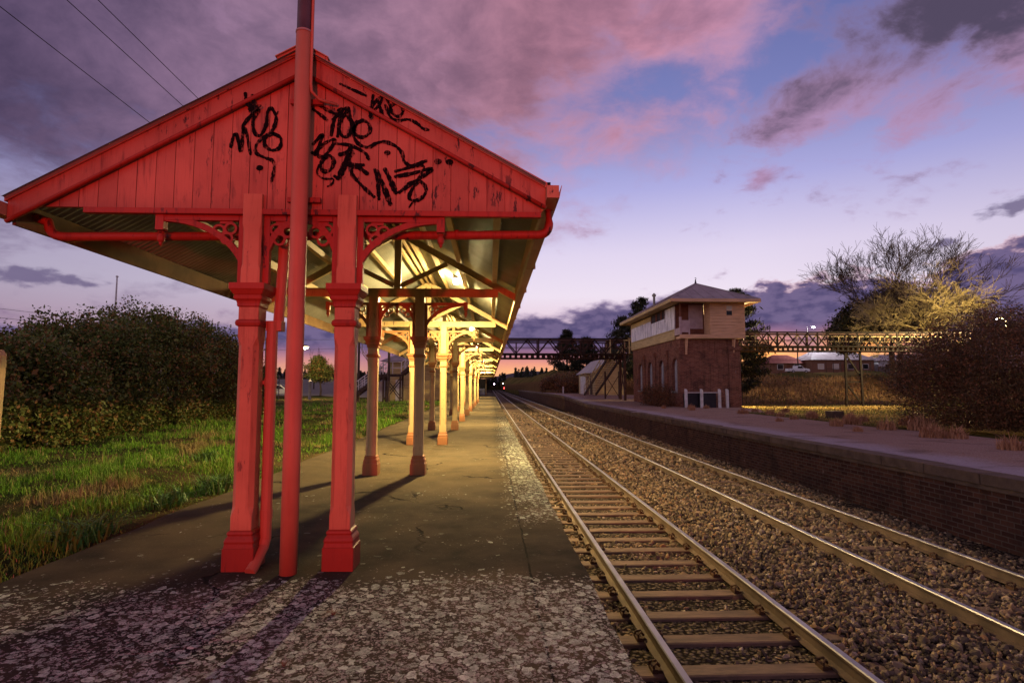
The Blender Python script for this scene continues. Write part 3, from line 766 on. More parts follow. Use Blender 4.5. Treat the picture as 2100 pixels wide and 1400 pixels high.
# graffiti
G1 = [  # traced strokes of the tags, in gable coordinates (metres from x, z) via a local frame
]
def spline(pts, n=7):
    if len(pts) < 3:
        return [tuple(np.array(pts[0]) * (1 - t) + np.array(pts[1]) * t) for t in np.linspace(0, 1, n)]
    P = [np.array(p, float) for p in pts]; P = [2 * P[0] - P[1]] + P + [2 * P[-1] - P[-2]]; out = []
    for i in range(1, len(P) - 2):
        for t in np.linspace(0, 1, n, endpoint=False):
            out.append(.5 * (2 * P[i] + (P[i + 1] - P[i - 1]) * t + (2 * P[i - 1] - 5 * P[i] + 4 * P[i + 1] - P[i + 2]) * t * t + (3 * P[i] - P[i - 1] - 3 * P[i + 1] + P[i + 2]) * t ** 3))
    return out + [P[-2]]
def stroke(b, pts, w, y):
    s = [np.array(p) for p in spline(pts)]; n = len(s); L_ = []; R_ = []
    for i, p in enumerate(s):
        d = s[min(i + 1, n - 1)] - s[max(i - 1, 0)]; d = d / (np.linalg.norm(d) + 1e-9); nn = np.array((-d[1], d[0]))
        ww = w * (.74 + .16 * math.sin(i * .5 + len(pts)) + .10 * math.sin(i * 1.7)) * (.7 + .3 * min(1, min(i, n - 1 - i) / 2)); L_.append(p + nn * ww); R_.append(p - nn * ww)
    for i in range(n - 1):
        b.add([(q[0], y, q[1]) for q in (L_[i], R_[i], R_[i + 1], L_[i + 1])], [(0, 1, 2, 3)])
    for e, dr in ((s[0], 1), (s[-1], 1)):
        b.add([(e[0] + w * .72 * math.cos(a), y - .0002, e[1] + w * .72 * math.sin(a)) for a in np.linspace(0, 2 * PI, 9)[:-1]], [tuple(range(8))])
GR = [([(-1.219, 3.816), (-1.118, 3.769), (-1.012, 3.722)], 0.0156, 1), ([(-0.955, 3.723), (-0.965, 3.641), (-0.976, 3.553)], 0.0195, 1), ([(-0.874, 3.735), (-0.898, 3.659), (-0.952, 3.588), (-0.974, 3.541)], 0.0156, 1), ([(-0.92, 3.685), (-0.892, 3.607), (-0.878, 3.56)], 0.0195, 1), ([(-0.972, 3.606), (-0.927, 3.685), (-0.866, 3.725), (-0.831, 3.669), (-0.805, 3.609)], 0.0156, 1), ([(-0.805, 3.591), (-0.811, 3.635), (-0.778, 3.658), (-0.73, 3.64), (-0.714, 3.593), (-0.744, 3.554), (-0.784, 3.565), (-0.81, 3.603), (-0.819, 3.643)], 0.0175, 1), ([(-0.853, 3.643), (-0.818, 3.556), (-0.762, 3.517), (-0.67, 3.529), (-0.602, 3.499), (-0.552, 3.456), (-0.51, 3.446)], 0.0175, 1), ([(-1.441, 3.618), (-1.385, 3.575), (-1.327, 3.528)], 0.0175, 0), ([(-1.409, 3.659), (-1.35, 3.625), (-1.278, 3.588)], 0.0175, 0), ([(-1.291, 3.404), (-1.275, 3.513), (-1.245, 3.596), (-1.207, 3.619), (-1.227, 3.522), (-1.24, 3.396)], 0.0195, 0), ([(-1.28, 3.535), (-1.228, 3.589), (-1.169, 3.637), (-1.151, 3.585), (-1.119, 3.503)], 0.0195, 0), ([(-1.162, 3.62), (-1.205, 3.54), (-1.232, 3.452), (-1.193, 3.392), (-1.144, 3.415), (-1.134, 3.506), (-1.178, 3.597)], 0.0195, 0), ([(-1.092, 3.521), (-1.111, 3.454), (-1.085, 3.402), (-1.029, 3.393), (-0.982, 3.439), (-0.995, 3.505), (-1.046, 3.529), (-1.095, 3.493), (-1.117, 3.433), (-1.101, 3.374), (-1.058, 3.324), (-0.991, 3.308), (-0.925, 3.344), (-0.858, 3.354), (-0.773, 3.32), (-0.722, 3.265), (-0.704, 3.196), (-0.666, 3.165)], 0.0195, 0), ([(-0.678, 3.165), (-0.619, 3.163), (-0.529, 3.202)], 0.0195, 0), ([(-1.433, 3.327), (-1.361, 3.405), (-1.388, 3.31), (-1.409, 3.241), (-1.44, 3.257)], 0.0195, 0), ([(-1.423, 3.254), (-1.342, 3.334), (-1.26, 3.365), (-1.312, 3.263), (-1.369, 3.22), (-1.407, 3.254)], 0.0195, 0), ([(-1.339, 3.221), (-1.369, 3.155), (-1.343, 3.103), (-1.287, 3.121), (-1.265, 3.191), (-1.303, 3.232), (-1.345, 3.207)], 0.0215, 0), ([(-1.384, 3.155), (-1.394, 3.085), (-1.343, 3.043), (-1.268, 3.041), (-1.274, 3.001), (-1.308, 2.98)], 0.0109, 0), ([(-1.138, 3.288), (-1.172, 3.175), (-1.222, 3.05)], 0.0312, 0), ([(-1.255, 3.063), (-1.222, 3.05), (-1.172, 3.175)], 0.0195, 0), ([(-1.267, 3.335), (-1.142, 3.321), (-1.023, 3.264), (-0.986, 3.209)], 0.0195, 0), ([(-1.215, 3.244), (-1.124, 3.262), (-1.155, 3.175), (-1.071, 3.142), (-1.0, 3.091)], 0.0273, 0), ([(-1.03, 3.16), (-1.101, 3.148), (-1.12, 3.089), (-1.068, 3.021), (-1.0, 2.953), (-0.939, 2.899)], 0.0195, 0), ([(-0.937, 3.123), (-0.91, 3.006), (-0.899, 2.882)], 0.0195, 0), ([(-0.917, 3.106), (-0.859, 2.972), (-0.809, 2.842)], 0.0273, 0), ([(-0.854, 3.124), (-0.805, 3.025), (-0.767, 2.936)], 0.0273, 0), ([(-0.77, 3.112), (-0.653, 3.148), (-0.529, 3.199)], 0.0195, 0), ([(-0.769, 3.068), (-0.635, 3.096), (-0.481, 3.137), (-0.568, 3.059), (-0.667, 2.992), (-0.737, 2.939)], 0.0215, 0), ([(-0.666, 3.139), (-0.603, 3.158), (-0.542, 3.146), (-0.601, 3.019)], 0.0156, 0), ([(-0.668, 3.009), (-0.584, 3.036), (-0.526, 2.977), (-0.539, 2.916), (-0.599, 2.872), (-0.658, 2.892), (-0.63, 2.975), (-0.592, 3.019)], 0.0195, 0), ([(-0.599, 2.886), (-0.632, 2.855), (-0.656, 2.817)], 0.0097, 0), ([(-0.839, 3.264)], 0.0215, 0), ([(-0.431, 3.198)], 0.0253, 0), ([(-0.338, 3.195)], 0.0253, 0), ([(-1.969, 3.718), (-1.956, 3.651), (-1.906, 3.585)], 0.0215, 1), ([(-1.913, 3.702), (-1.901, 3.636), (-1.924, 3.571)], 0.0215, 1), ([(-1.933, 3.591), (-1.893, 3.602), (-1.851, 3.62)], 0.0195, 1), ([(-2.083, 3.295), (-2.063, 3.385), (-2.037, 3.382), (-2.007, 3.256), (-1.995, 3.358), (-1.989, 3.45), (-1.958, 3.384), (-1.927, 3.239)], 0.0195, 0), ([(-1.999, 3.463), (-1.938, 3.549), (-1.873, 3.604), (-1.912, 3.519), (-1.902, 3.418), (-1.853, 3.392), (-1.808, 3.487), (-1.803, 3.585), (-1.772, 3.616), (-1.733, 3.539), (-1.758, 3.437), (-1.82, 3.383)], 0.0195, 0), ([(-1.72, 3.593), (-1.745, 3.522)], 0.0078, 0), ([(-1.757, 3.412), (-1.692, 3.371), (-1.698, 3.294), (-1.761, 3.27), (-1.818, 3.316), (-1.804, 3.383), (-1.748, 3.407)], 0.0195, 0), ([(-1.817, 3.386), (-1.879, 3.321), (-1.883, 3.248), (-1.815, 3.209), (-1.75, 3.183), (-1.735, 3.12), (-1.752, 3.017)], 0.0175, 0), ([(-1.851, 3.124)], 0.0234, 0)]
gb = MB(); gg = MB(); gl = MB(); gd = MB(); kk = 0
for pts, w, on_barge in GR:
    kk += 1
    tgt, yy = ((gl if pts[0][0] < AX else gd if kk == 1 else gb), 4.4635) if on_barge else (gg, yb - .003)
    if len(pts) == 1:
        c = pts[0]; tgt.add([(c[0] + w * 1.25 * math.cos(a), yy - .0001 * kk * .1, c[1] + w * math.sin(a)) for a in np.linspace(0, 2 * PI, 13)[:-1]], [tuple(range(12))])
        tgt.add([(c[0] - .003, yy, c[1]), (c[0] + .003, yy, c[1]), (c[0] + .001, yy, c[1] - w * 2.1), (c[0] - .001, yy, c[1] - w * 2.1)], [(0, 1, 2, 3)])
    else: stroke(tgt, pts, w, yy - .00006 * kk)
gg.build('graffiti', M['spray'], AW, solid=False); gb.build('graffiti', M['spray'], AW, solid=False); gl.build('graffiti', M['spray'], AW, solid=False); gd.build('graffiti', M['spray'], AW, solid=False)

# ------------------------------------------------------------------ mast in front of the gable
PX, PY = -1.492, 4.393
pole = thing('mast', 'tall round red lit mast before the gable with a dark upper section', 'pole', (PX, PY, 0))
b = MB(); b.tube([(PX, PY, -.02), (PX, PY, 1), (PX, PY, 2.5), (PX, PY, 4.19)], .0635, 24); b.build('lower_pole', M['red_lit_pole'], pole, smooth=False).data.polygons.foreach_set('use_smooth', [True] * 75)
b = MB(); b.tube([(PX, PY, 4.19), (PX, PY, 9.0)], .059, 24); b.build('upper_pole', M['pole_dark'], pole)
b = MB(); b.tube([(PX, PY, 4.185), (PX, PY, 4.20)], .067, 24); b.build('joint_band', M['concrete'], pole)
b = MB(); b.tube([(PX + .068, PY - .02, 8.5), (PX + .068, PY - .02, 3.76), (PX + .075, PY - .02, 3.70), (PX + .12, PY + .03, 3.66), (PX + .25, PY + .08, 3.645)], .012, 8); b.build('conduit', M['red_lit_pole'], pole, smooth=True)
for z in (3.66, 2.855):
    b = MB(); b.box(PX - .12, PX + .14, PY + .062, PY + .10, z - .02, z + .02)
    b.build('wall_clamp', M['red_lit_trim'], pole, bevel=.003)
# ------------------------------------------------------------------ awning lamps
ords = ['white bulkhead lamp under the awning, just behind the second pair of posts', 'second lamp behind the graffiti gable, hung over the third pair of posts', 'third lamp along the awning, small and bright beyond the cream posts',
        'fourth lamp along the awning roof, far beyond the cream posts', 'fifth lamp along the awning roof, near the last pair of posts', 'sixth lamp along the awning roof, beyond the last pair of posts', 'seventh and deepest lamp under the awning roof']
LX, LZ = -.72, 3.56
for k, y in enumerate((11.6, 21.2, 30.6, 40.0, 49.4, 60, 76)):
    t = thing('awning_lamp', ords[k], 'lamp', (LX, y, LZ), 'lamps under the awning roof')
    b = MB(); b.box(LX - .055, LX + .055, y - .16, y + .16, LZ + .02, LZ + .06); b.tube([(LX, y, LZ + .05), (LX, y, rz(LX) - .01)], .012, 6); b.build('housing', M['white_paint'], t)
    b = MB(); b.box(LX - .048, LX + .048, y - .15, y + .15, LZ - .06, LZ + .018); b.build('diffuser', M['lamp'], t, bevel=.015)
    L = bpy.data.lights.new('awning_light', 'POINT'); L.energy = 600; L.color = (1, .76, .34); L.shadow_soft_size = .07
    lo_ = bpy.data.objects.new('awning_light', L); lo_.location = (LX, y, LZ - .12); col.objects.link(lo_)
    L = bpy.data.lights.new('awning_downlight', 'SPOT'); L.energy = 1500; L.color = (1, .73, .29); L.shadow_soft_size = .07; L.spot_size = R(164); L.spot_blend = .25
    lo_ = bpy.data.objects.new('awning_downlight', L); lo_.location = (LX, y, LZ - .10); col.objects.link(lo_)
# ------------------------------------------------------------------ vegetation helpers
def leaf_quads(P, size, up=.0, asp=.55, droop=0):
    n = len(P); Rm = rotmats(n)
    if up: 
        Rm[:, 2, 0] += up; Rm[:, :, 0] /= np.linalg.norm(Rm[:, :, 0], axis=1)[:, None]
        Rm[:, :, 1] -= (Rm[:, :, 0] * Rm[:, :, 1]).sum(1)[:, None] * Rm[:, :, 0]; Rm[:, :, 1] /= np.linalg.norm(Rm[:, :, 1], axis=1)[:, None] + 1e-9
    s = size * np.exp(rng.normal(0, .25, n)); a = Rm[:, :, 0] * s[:, None]; b_ = Rm[:, :, 1] * (s * asp)[:, None]
    v = np.stack([P - a, P - b_ * .9, P + a, P + b_ * .9], 1).reshape(-1, 3)
    return v, np.arange(4 * n).reshape(-1, 4)
def blob_points(c, rad, nc, per, cr, bias=.55, zmin=None):
    d = rng.normal(size=(nc, 3)); d /= np.linalg.norm(d, axis=1)[:, None]
    r = bias + (1 - bias) * rng.uniform(size=nc) ** .7; r *= 1 + .07 * np.clip(rng.normal(size=nc), -2, 1.6)
    C = np.array(c) + d * r[:, None] * np.array(rad)
    q = rng.normal(size=(nc, per, 3)) * (cr * np.exp(rng.normal(0, .2, (nc, 1, 1)))) * .5; q = np.clip(q, -cr * .95, cr * .95)
    P = (C[:, None] + q).reshape(-1, 3)
    return P if zmin is None else P[P[:, 2] > zmin]
def tree_branches(b, p, d, L, r, depth, spread, tips, up=.25, kids=3, minr=.006, sides=5, wob=.12):
    pts = [Vector(p)]; rs = [r]; d = Vector(d).normalized(); n = 3
    for i in range(n):
        d = (d + Vector((random.gauss(0, wob), random.gauss(0, wob), random.gauss(0, wob) + up * .12))).normalized()
        pts.append(pts[-1] + d * L / n); rs.append(max(minr, r * (1 - .45 * (i + 1) / n)))
    b.tube(pts, rs, sides if r > .03 else 3, caps=False)
    tips.append(tuple(pts[-1])); tips.append(tuple(pts[2]))
    if depth == 0: return
    for k in range(kids + (random.random() < .4)):
        i = random.choice((1, 2, 3, 3)); ax = Vector((random.gauss(0, 1), random.gauss(0, 1), random.gauss(0, .8)))
        nd = (d + ax.normalized() * spread + Vector((0, 0, up))).normalized()
        tree_branches(b, pts[i], nd, L * random.uniform(.58, .82), max(minr, rs[i] * .62), depth - 1, spread, tips, up, kids, minr, sides, wob)
def shrub(name, label, cat, c, rad, n_c, per, cr, leaf, mat, group=None, base=None, zmin=0.0, bias=.5, twigs=8, asp=.55):
    t = thing(name, label, cat, (c[0], c[1], zmin), group)
    b = MB(); tips = []
    for k in range(twigs):
        a = 2 * PI * k / twigs; tree_branches(b, (c[0] + .15 * math.cos(a), c[1] + .15 * math.sin(a), zmin), (math.cos(a) * rad[0] * .6, math.sin(a) * rad[1] * .6, rad[2]), rad[2] * 1.0, .03, 1, .6, tips, .3)
    b.build('stem', M['bark_dark'], t, solid=False)
    P = blob_points(c, rad, n_c, per, cr, bias, zmin)
    v, f = leaf_quads(P, leaf, asp=asp); np_obj('foliage', v, f, mat, t)
    return t

# hedge along the grass
hd = [((-12.3, 11.8, .9), (2.6, 1.9, 1.55), 'wide low hedge bush with red brown leaves, near the cream fence post'), ((-12.2, 14.6, 1.1), (2.3, 2.2, 1.65), 'low dark hedge bush standing in front of the thin fence rail'),
      ((-12.4, 17.6, 1.5), (2.3, 2.2, 2.0), 'mid height hedge bush where the hedge top starts to rise'), ((-12.6, 20.8, 1.8), (2.4, 2.3, 2.45), 'tall rounded hedge bush below the thin white flagpole'),
      ((-12.6, 24.2, 1.9), (2.3, 2.3, 2.3), 'tallest dark hedge bush beside the foremost awning post'), ((-12.4, 27.6, 1.4), (1.9, 2.0, 1.9), 'last hedge bush, partly seen between the red post and pipe')]
for k, (c, rad, lb) in enumerate(hd):
    shrub('hedge_bush', lb, 'bush', c, rad, 900, 60, .30, .044, M['leaf_hedge'], 'dark bushes beyond the grass', zmin=-.05, bias=.62, asp=.7)
# sprigs that stick out of the top of the hedge
# big dark shrub on the opposite platform
shrub('dark_shrub', 'huge dark brown shrub spilling onto the gravel platform', 'bush', (18.1, 18.4, 1.68), (4.7, 3.0, 2.3), 1500, 150, .50, .042, M['leaf_bush'], zmin=.0, bias=.5, twigs=22, asp=.3)
shrub('dark_shrub', 'low dark scrubby bush against the arched brick wall', 'bush', (12.2, 41.5, .55), (.9, 3.2, 1.0), 160, 60, .35, .06, M['leaf_bush'], zmin=0, bias=.3, asp=.3)
for x, y, z, rx, rz_, lb in ((12.4, 84, 1.2, 2.6, 1.9, 'round dark bush beyond the cream weatherboard shed'), (9.8, 92, 1.5, 1.6, 1.5, 'smaller dark bush on the mound past the shed')):
    shrub('mound_bush', lb, 'bush', (x, y, z), (rx, 2, rz_), 150, 45, .6, .13, M['leaf_bush'], 'bushes on the mound past the shed', zmin=.3, bias=.4, asp=.4)

def tree(name, label, base, h, r0, crown, leafmat, barkmat, leaf=.1, nc=200, per=50, cr=.8, depth=3, spread=.75, group=None, kids=3, asp=.5, up=.25, trunk_part=.45, tipw=.45):
    t = thing(name, label, 'tree', base, group); b = MB(); tips = []
    p0 = Vector(base) - Vector((0, 0, .3)); top = Vector(base) + Vector((random.uniform(-.3, .3), random.uniform(-.3, .3), h * trunk_part))
    b.tube([p0, (p0 + top) / 2 + Vector((.1, .05, 0)), top], [r0 * 1.15, r0 * .9, r0 * .75], 8)
    for k in range(kids + 2):
        a = 2 * PI * k / (kids + 2) + random.uniform(-.3, .3)
        tree_branches(b, top - Vector((0, 0, random.uniform(0, h * .1))), (math.cos(a) * spread, math.sin(a) * spread, .8), h * .27, r0 * .5, depth, spread, tips, up, kids, .012)
    b.build('trunk', barkmat, t, solid=False)
    if crown:
        P = []
        for c, rad in crown: P.append(blob_points(c, rad, nc, per, cr, .35))
        T = np.array(tips); T = T[rng.integers(0, len(T), int(nc * tipw))]; P.append((T[:, None] + rng.normal(size=(len(T), per, 3)) * cr * .4).reshape(-1, 3))
        v, f = leaf_quads(np.concatenate(P), leaf, asp=asp); np_obj('crown', v, f, leafmat, t)
    return t
def pine(name, label, base, h, w, n=2600, group=None, leaf=.16, mat='leaf_pine', top=1.0, low=.12):
    t = thing(name, label, 'tree', base, group); b = MB(); x, y, z = base
    b.tube([(x, y, z - .3), (x + .1, y, z + h * .5), (x, y, z + h * .97)], [h * .022, h * .015, .03], 7)
    P = []; nb = 90
    for k in range(nb):
        u = low + (1 - low) * (k + random.random()) / nb; L = w * (1 - u) ** .62 * random.uniform(.55, 1.12) * (1 if u > .3 else .75) + .25; a = random.uniform(0, 2 * PI); zz_ = z + h * u
        tip = Vector((x + math.cos(a) * L, y + math.sin(a) * L, zz_ + L * random.uniform(-.02, .32)))
        b.tube([(x, y, zz_), tip], [.05 * (1.2 - u), .012], 4, caps=False)
        m_ = int(n / nb); s = rng.uniform(.25, 1.05, m_) ** .7
        q = np.array((x, y, zz_)) + s[:, None] * (np.array(tip) - np.array((x, y, zz_))) + rng.normal(size=(m_, 3)) * np.array((.34, .34, .22)) * (.5 + .09 * w)
        P.append(q)
    b.build('trunk', M['bark_dark'], t, solid=False)
    P = np.concatenate(P); v, f = leaf_quads(P, leaf, up=.8, asp=.22); np_obj('crown', v, f, M[mat], t); return t
pine('pine_tree', 'dark pine rising behind the weatherboard corner of the signal box', (26.6, 60, -.5), 12.2, 4.1, 15000, leaf=.25)
pine('pine_tree', 'dark pine peeping over the far end of the signal box roof', (20.3, 76, .6), 12.6, 3.6, 7000, leaf=.28)
pine('pine_tree', 'dark pine just past the boarded windows, above the footbridge rail', (19.6, 84, 1.4), 10.2, 4.2, 7000, leaf=.28)
pine('pine_tree', 'broad dark pine beyond the footbridge, in front of the sunset glow', (17.2, 128, 1.6), 12.4, 5.2, 9000, leaf=.38, low=.02)
pine('pine_tree', 'second broad dark pine under the footbridge span near the shed roof', (22.6, 134, 1.8), 11.0, 5.4, 9000, leaf=.38, low=.02)
pine('pine_tree', 'dark pine right behind the shed ridge and stair', (27, 126, 2), 9.5, 4.6, 7000, leaf=.36, low=.02)
# trees on the right
tree('gum_tree', 'dark leafy gum tree behind the golden bare tree', (55, 76, 1.4), 12, .38, [((51.5, 76, 10.6), (3.4, 3, 2.8)), ((56, 76, 12.6), (4.2, 3.2, 2.8)), ((60, 77, 10.6), (4.2, 3, 3.2)), ((48.6, 76, 8.4), (2.0, 2.2, 2.3))], M['leaf_gum'], M['bark_dark'], .20, 150, 46, .95, 3)
random.seed(23)
bt = thing('bare_tree', 'leafless tree lit golden by the street lamp, above the dark shrub', 'tree', (49.6, 62.5, -.5))
b = MB(); tips = []; b.tube([(49.6, 62.5, -.8), (49.7, 62.5, 3), (49.5, 62.5, 8.0)], [.36, .28, .20], 8)
for k in range(10):
    a = 2 * PI * k / 10 + random.uniform(-.3, .3)
    tree_branches(b, (49.5, 62.5, 5.8 + .2 * k), (math.cos(a) * 1.1, math.sin(a) * .7, .75), 3.2, .14, 5, .74, tips, .06, 3, .020, 5, .15)
b.build('branches', M['bark_pale'], bt, solid=False)
bt2 = thing('bare_tree', 'tall leafless tree, a fine dark fan of twigs against the evening sky', 'tree', (51, 69, -.4))
b = MB(); tips = []; b.tube([(51, 69, -.8), (51.1, 69, 4), (51, 69, 8.6)], [.36, .28, .24], 8)
for k in range(10):
    a = 2 * PI * k / 10 + random.uniform(-.2, .2)
    tree_branches(b, (51, 69, 7.6 + .16 * k), (math.cos(a) * 1.5 + .25, math.sin(a) * .7, 1.0), 4.7, .15, 5, .56, tips, .07, 3, .017, 5, .10)
b.build('branches', M['bark_dark'], bt2, solid=False)
random.seed(9)
# trees on the left, beyond the grass
tree('small_tree', 'small dark leafy tree by the road, between the red posts', (-21.2, 72, .1), 4.4, .12, [((-21.2, 72, 3.1), (1.5, 1.4, 1.15)), ((-21.5, 72, 4.3), (.7, .8, .8))], M['leaf_hedge'], M['bark_dark'], .12, 90, 40, .5, 2)
random.seed(31)
for x, y, h, lb in ((-13.6, 66, 8.5, 'bare winter tree with thin twigs behind the wooden stairs'), (-27.5, 90, 7.0, 'bare thin tree seen above the road between pipe and post')):
    t = thing('winter_tree', lb, 'tree', (x, y, 0), 'bare trees on the station road'); b = MB(); tips = []
    b.tube([(x, y, -.2), (x, y, h * .35), (x + .1, y, h * .6)], [.13, .1, .07], 6)
    for k in range(5): tree_branches(b, (x, y, h * (.25 + .07 * k)), (math.cos(k * 1.9) * .6, math.sin(k * 1.9) * .6, 1), h * .25, .06, 3, .5, tips, .25, 2, .012)
    b.build('branches', M['bark_dark'], t, solid=False)
# ------------------------------------------------------------------ grass
def blades(x, y, z, h, w, lean=.45):
    n = len(x); a = rng.uniform(0, 2 * PI, n); d = np.stack([np.cos(a), np.sin(a), np.zeros(n)], 1); e = np.stack([-np.sin(a), np.cos(a), np.zeros(n)], 1)
    p = np.stack([x, y, z], 1); l = rng.uniform(.1, 1, n) * lean
    up = np.array([0, 0, 1.0]); m_ = p + up * (h * .55)[:, None] + d * (h * l * .3)[:, None]; t = p + up * (h * (1 - .3 * l))[:, None] + d * (h * l)[:, None]
    W = (e * w[:, None])
    v = np.stack([p - W, p + W, m_ + W * .75, m_ - W * .75, t + W * .12, t - W * .12], 1).reshape(-1, 3); k = np.arange(n)[:, None] * 6
    return v, np.concatenate([k + np.array([[0, 1, 2, 3]]), k + np.array([[3, 2, 4, 5]])])
VV = []; FF = []; o_ = 0
for y0, y1, xa, xb, dens, h0, w0 in ((1.5, 6, -7.2, -3.42, 1800, .125, .0042), (6, 11, -11, -3.42, 1150, .125, .005), (11, 18, -11.5, -3.55, 520, .14, .0070), (18, 32, -12, -3.7, 130, .17, .012), (32, 62, -16, -4.0, 36, .18, .022)):
    n = int((y1 - y0) * (xb - xa) * dens); x = rng.uniform(xa, xb, n); y = rng.uniform(y0, y1, n)
    cl = val(x, y, .35, 31) + .8 * val(x, y, 1.2, 32)
    edge = np.where(y > 14, (y - 14) * .012, 0); keep = (rng.uniform(size=n) < .35 + .65 * sstep(-.9, .6, cl)) & (x < np.where(rng.uniform(size=n) < .12, -3.43, -3.50) - edge)
    x, y, cl, edge = x[keep], y[keep], cl[keep], edge[keep]; n = len(x)
    h = h0 * np.exp(rng.normal(0, .35, n)) * (.42 + 1.0 * sstep(-.6, 1.5, cl)); h *= np.where(rng.uniform(size=n) < .02, 2.0, 1)
    near = sstep(.45, .0, -3.5 - edge - x); h *= 1 - .55 * near
    v, f = blades(x, y, hgt(x, y) - .02, h * .80, w0 * np.exp(rng.normal(0, .25, n)), .85)
    VV.append(v); FF.append(f + o_); o_ += len(v)
tag(np_obj('grass', np.concatenate(VV), np.concatenate(FF), M['blade']), 'rough green grass with dry patches beside the platform', 'grass', kind='stuff')
n = 52000; x = rng.uniform(14, 48, n); y = rng.uniform(22, 78, n); k = (x > 14.2 + 3.4 * sstep(31, 36, y)) & ~((x < 19) & (y > 52) & (y < 55)); x, y = x[k], y[k]
bank = sstep(59, 63, y)
h = (.10 + .45 * bank * rng.uniform(.3, 1.1, len(x))) * np.exp(rng.normal(0, .3, len(x)))
v, f = blades(x, y, hgt(x, y) - .03, h, .022 + .014 * bank, .6)
def f_bankblade(g, P):
    r = g.island(); p = g.pos(); x, y, z = g.sep(p); n = g.noise(p, .16, 4, .65)
    fl = g.mix(g.smooth(n, .48, .60), (.30, .215, .07), (.10, .125, .03)); bk = g.mix(g.smooth(n, .4, .62), (.40, .235, .11), (.17, .09, .055))
    c = g.mix(g.smooth(y, 58, 62), fl, bk); P(g.mix(r * .45, c, (.22, .14, .07)), .8, 0, spec=.2)
M['bankblade'] = pmat('dry_grass_blade', f_bankblade)
tag(np_obj('dry_grass', v, f, M['bankblade']), 'dry yellow and brown grass on the field and bank behind the signal box', 'grass', kind='stuff')
# dry tufts on the opposite platform
tuft0 = None
spots = [(13.0, 29, .22), (14.0, 28.2, .2), (13.6, 26.4, .16), (15.2, 26.6, .2), (14.2, 24.8, .22), (12.9, 23.9, .14), (15.8, 24.6, .18), (11.6, 22.6, .12), (14.9, 22.4, .2), (13.4, 20.8, .26), (12.2, 19.8, .2), (15.2, 20.2, .3), (12.8, 18.1, .24), (13.9, 18.0, .34), (11.4, 17.4, .12), (12.1, 15.3, .26), (12.5, 15.0, .22), (11.5, 12.3, .22), (12.0, 11.8, .26), (16.0, 30.5, .2), (14.8, 31.5, .16), (11.9, 33.4, .18), (12.6, 35.5, .2), (11.2, 36.6, .14), (13.9, 36.4, .16)]
for k, (x, y, s) in enumerate(spots):
    if tuft0 is None:
        n = 190; a = rng.uniform(0, 2 * PI, n); r = .8 * np.sqrt(rng.uniform(size=n)); v, f = blades(r * np.cos(a), r * np.sin(a) * .8, np.full(n, -.02), (1.15 - .6 * r) * rng.uniform(.5, 1.7, n), np.full(n, .028), .6)
        tuft0 = o = np_obj('grass_tuft', v, f, M['tuft']); tag(o, 'small dry reddish grass tuft on the gravel platform across the tracks', 'grass tuft', 'dry tufts on the opposite platform')
    else: o = tuft0.copy(); col.objects.link(o)
    o.location = (x, y, 0); o.scale = (s * 1.7, s * 1.7, s * 1.2); o.rotation_euler = (0, 0, k * 1.7)
for k, (x, y, s, lb) in enumerate(((-.95, 3.62, .085, 'tiny reddish weed in the lichen before the right hand base'), (-1.02, 2.98, .05, 'tiny red weed sprouting from lichen close to the camera'), (2.35, 5.72, .13, 'dark weed growing between the rails beside a sleeper'))):
    nb_ = 34; r_ = .12 * np.sqrt(rng.uniform(size=nb_)); a_ = rng.uniform(0, 6.28, nb_); v, f = blades(r_ * np.cos(a_), r_ * np.sin(a_), np.zeros(nb_), rng.uniform(.5, 1.1, nb_), np.full(nb_, .022), 1.7); o = np_obj('small_weed', v, f, M['twig']); tag(o, lb, 'weed', 'small weeds'); o.location = (x, y, 0 if k < 2 else RT - .23); o.scale = (s, s, s * .6); o.rotation_euler = (0, 0, k)
# clumps of strap leaves along the platform edge
for k, (x, y, lb) in enumerate(((-3.72, 5.5, 'dark green strap leaved clump on the platform edge, before the posts'), (-3.72, 6.9, 'dark green strap leaved clump, second along the platform edge'), (-3.75, 8.0, 'dark green strap leaved clump, third along the platform edge'), (-5.4, 11.2, 'taller green clump in the middle of the lawn'))):
    n = 90; a = rng.uniform(0, 2 * PI, n); r = .16 * np.sqrt(rng.uniform(size=n)); v, f = blades(x + r * np.cos(a), y + r * 2.2 * np.sin(a), np.full(n, -.06), rng.uniform(.2, .36, n), np.full(n, .010), 1.3)
    o = np_obj('strap_plant', v, f, M['strap'] if 'strap' in M else M.setdefault('strap', leafmat('strap_leaf', (.03, .10, .014), (.08, .19, .03), (.10, .17, .03))), loc=(x, y, -.06)); tag(o, lb, 'plant', 'strap leaved clumps in the grass')

# ------------------------------------------------------------------ signal box
X0, X1, Y0, Y1 = 13.05, 17.15, 38.65, 51.6
SB = thing('signal_box', 'two storey railway signal box, brick below and boarded timber above', 'building', (15.1, 45, 0))
ZB = 4.68; openings = [(39.85, 1.32), (43.05, 1.32), (46.15, 1.32), (49.2, 1.32)]; zb_, zs_ = 1.08, 2.75
b = MB(); th = .30
def wall_y(y0, y1, z0, z1): b.box(X0, X0 + th, y0, y1, z0, z1)
edges = [Y0] + [e for c, w in openings for e in (c - w / 2, c + w / 2)] + [Y1]
for i in range(0, len(edges), 2): wall_y(edges[i], edges[i + 1], -.6, ZB)
for c, w in openings:
    wall_y(c - w / 2, c + w / 2, -.6, zb_)
    n = 10; pts = [(c - w / 2 * math.cos(k / n * PI), zs_ + w / 2 * math.sin(k / n * PI)) for k in range(n + 1)]
    for k in range(n): b.prism([pts[k], pts[k + 1], (pts[k + 1][0], ZB), (pts[k][0], ZB)], 'x', X0, X0 + th)
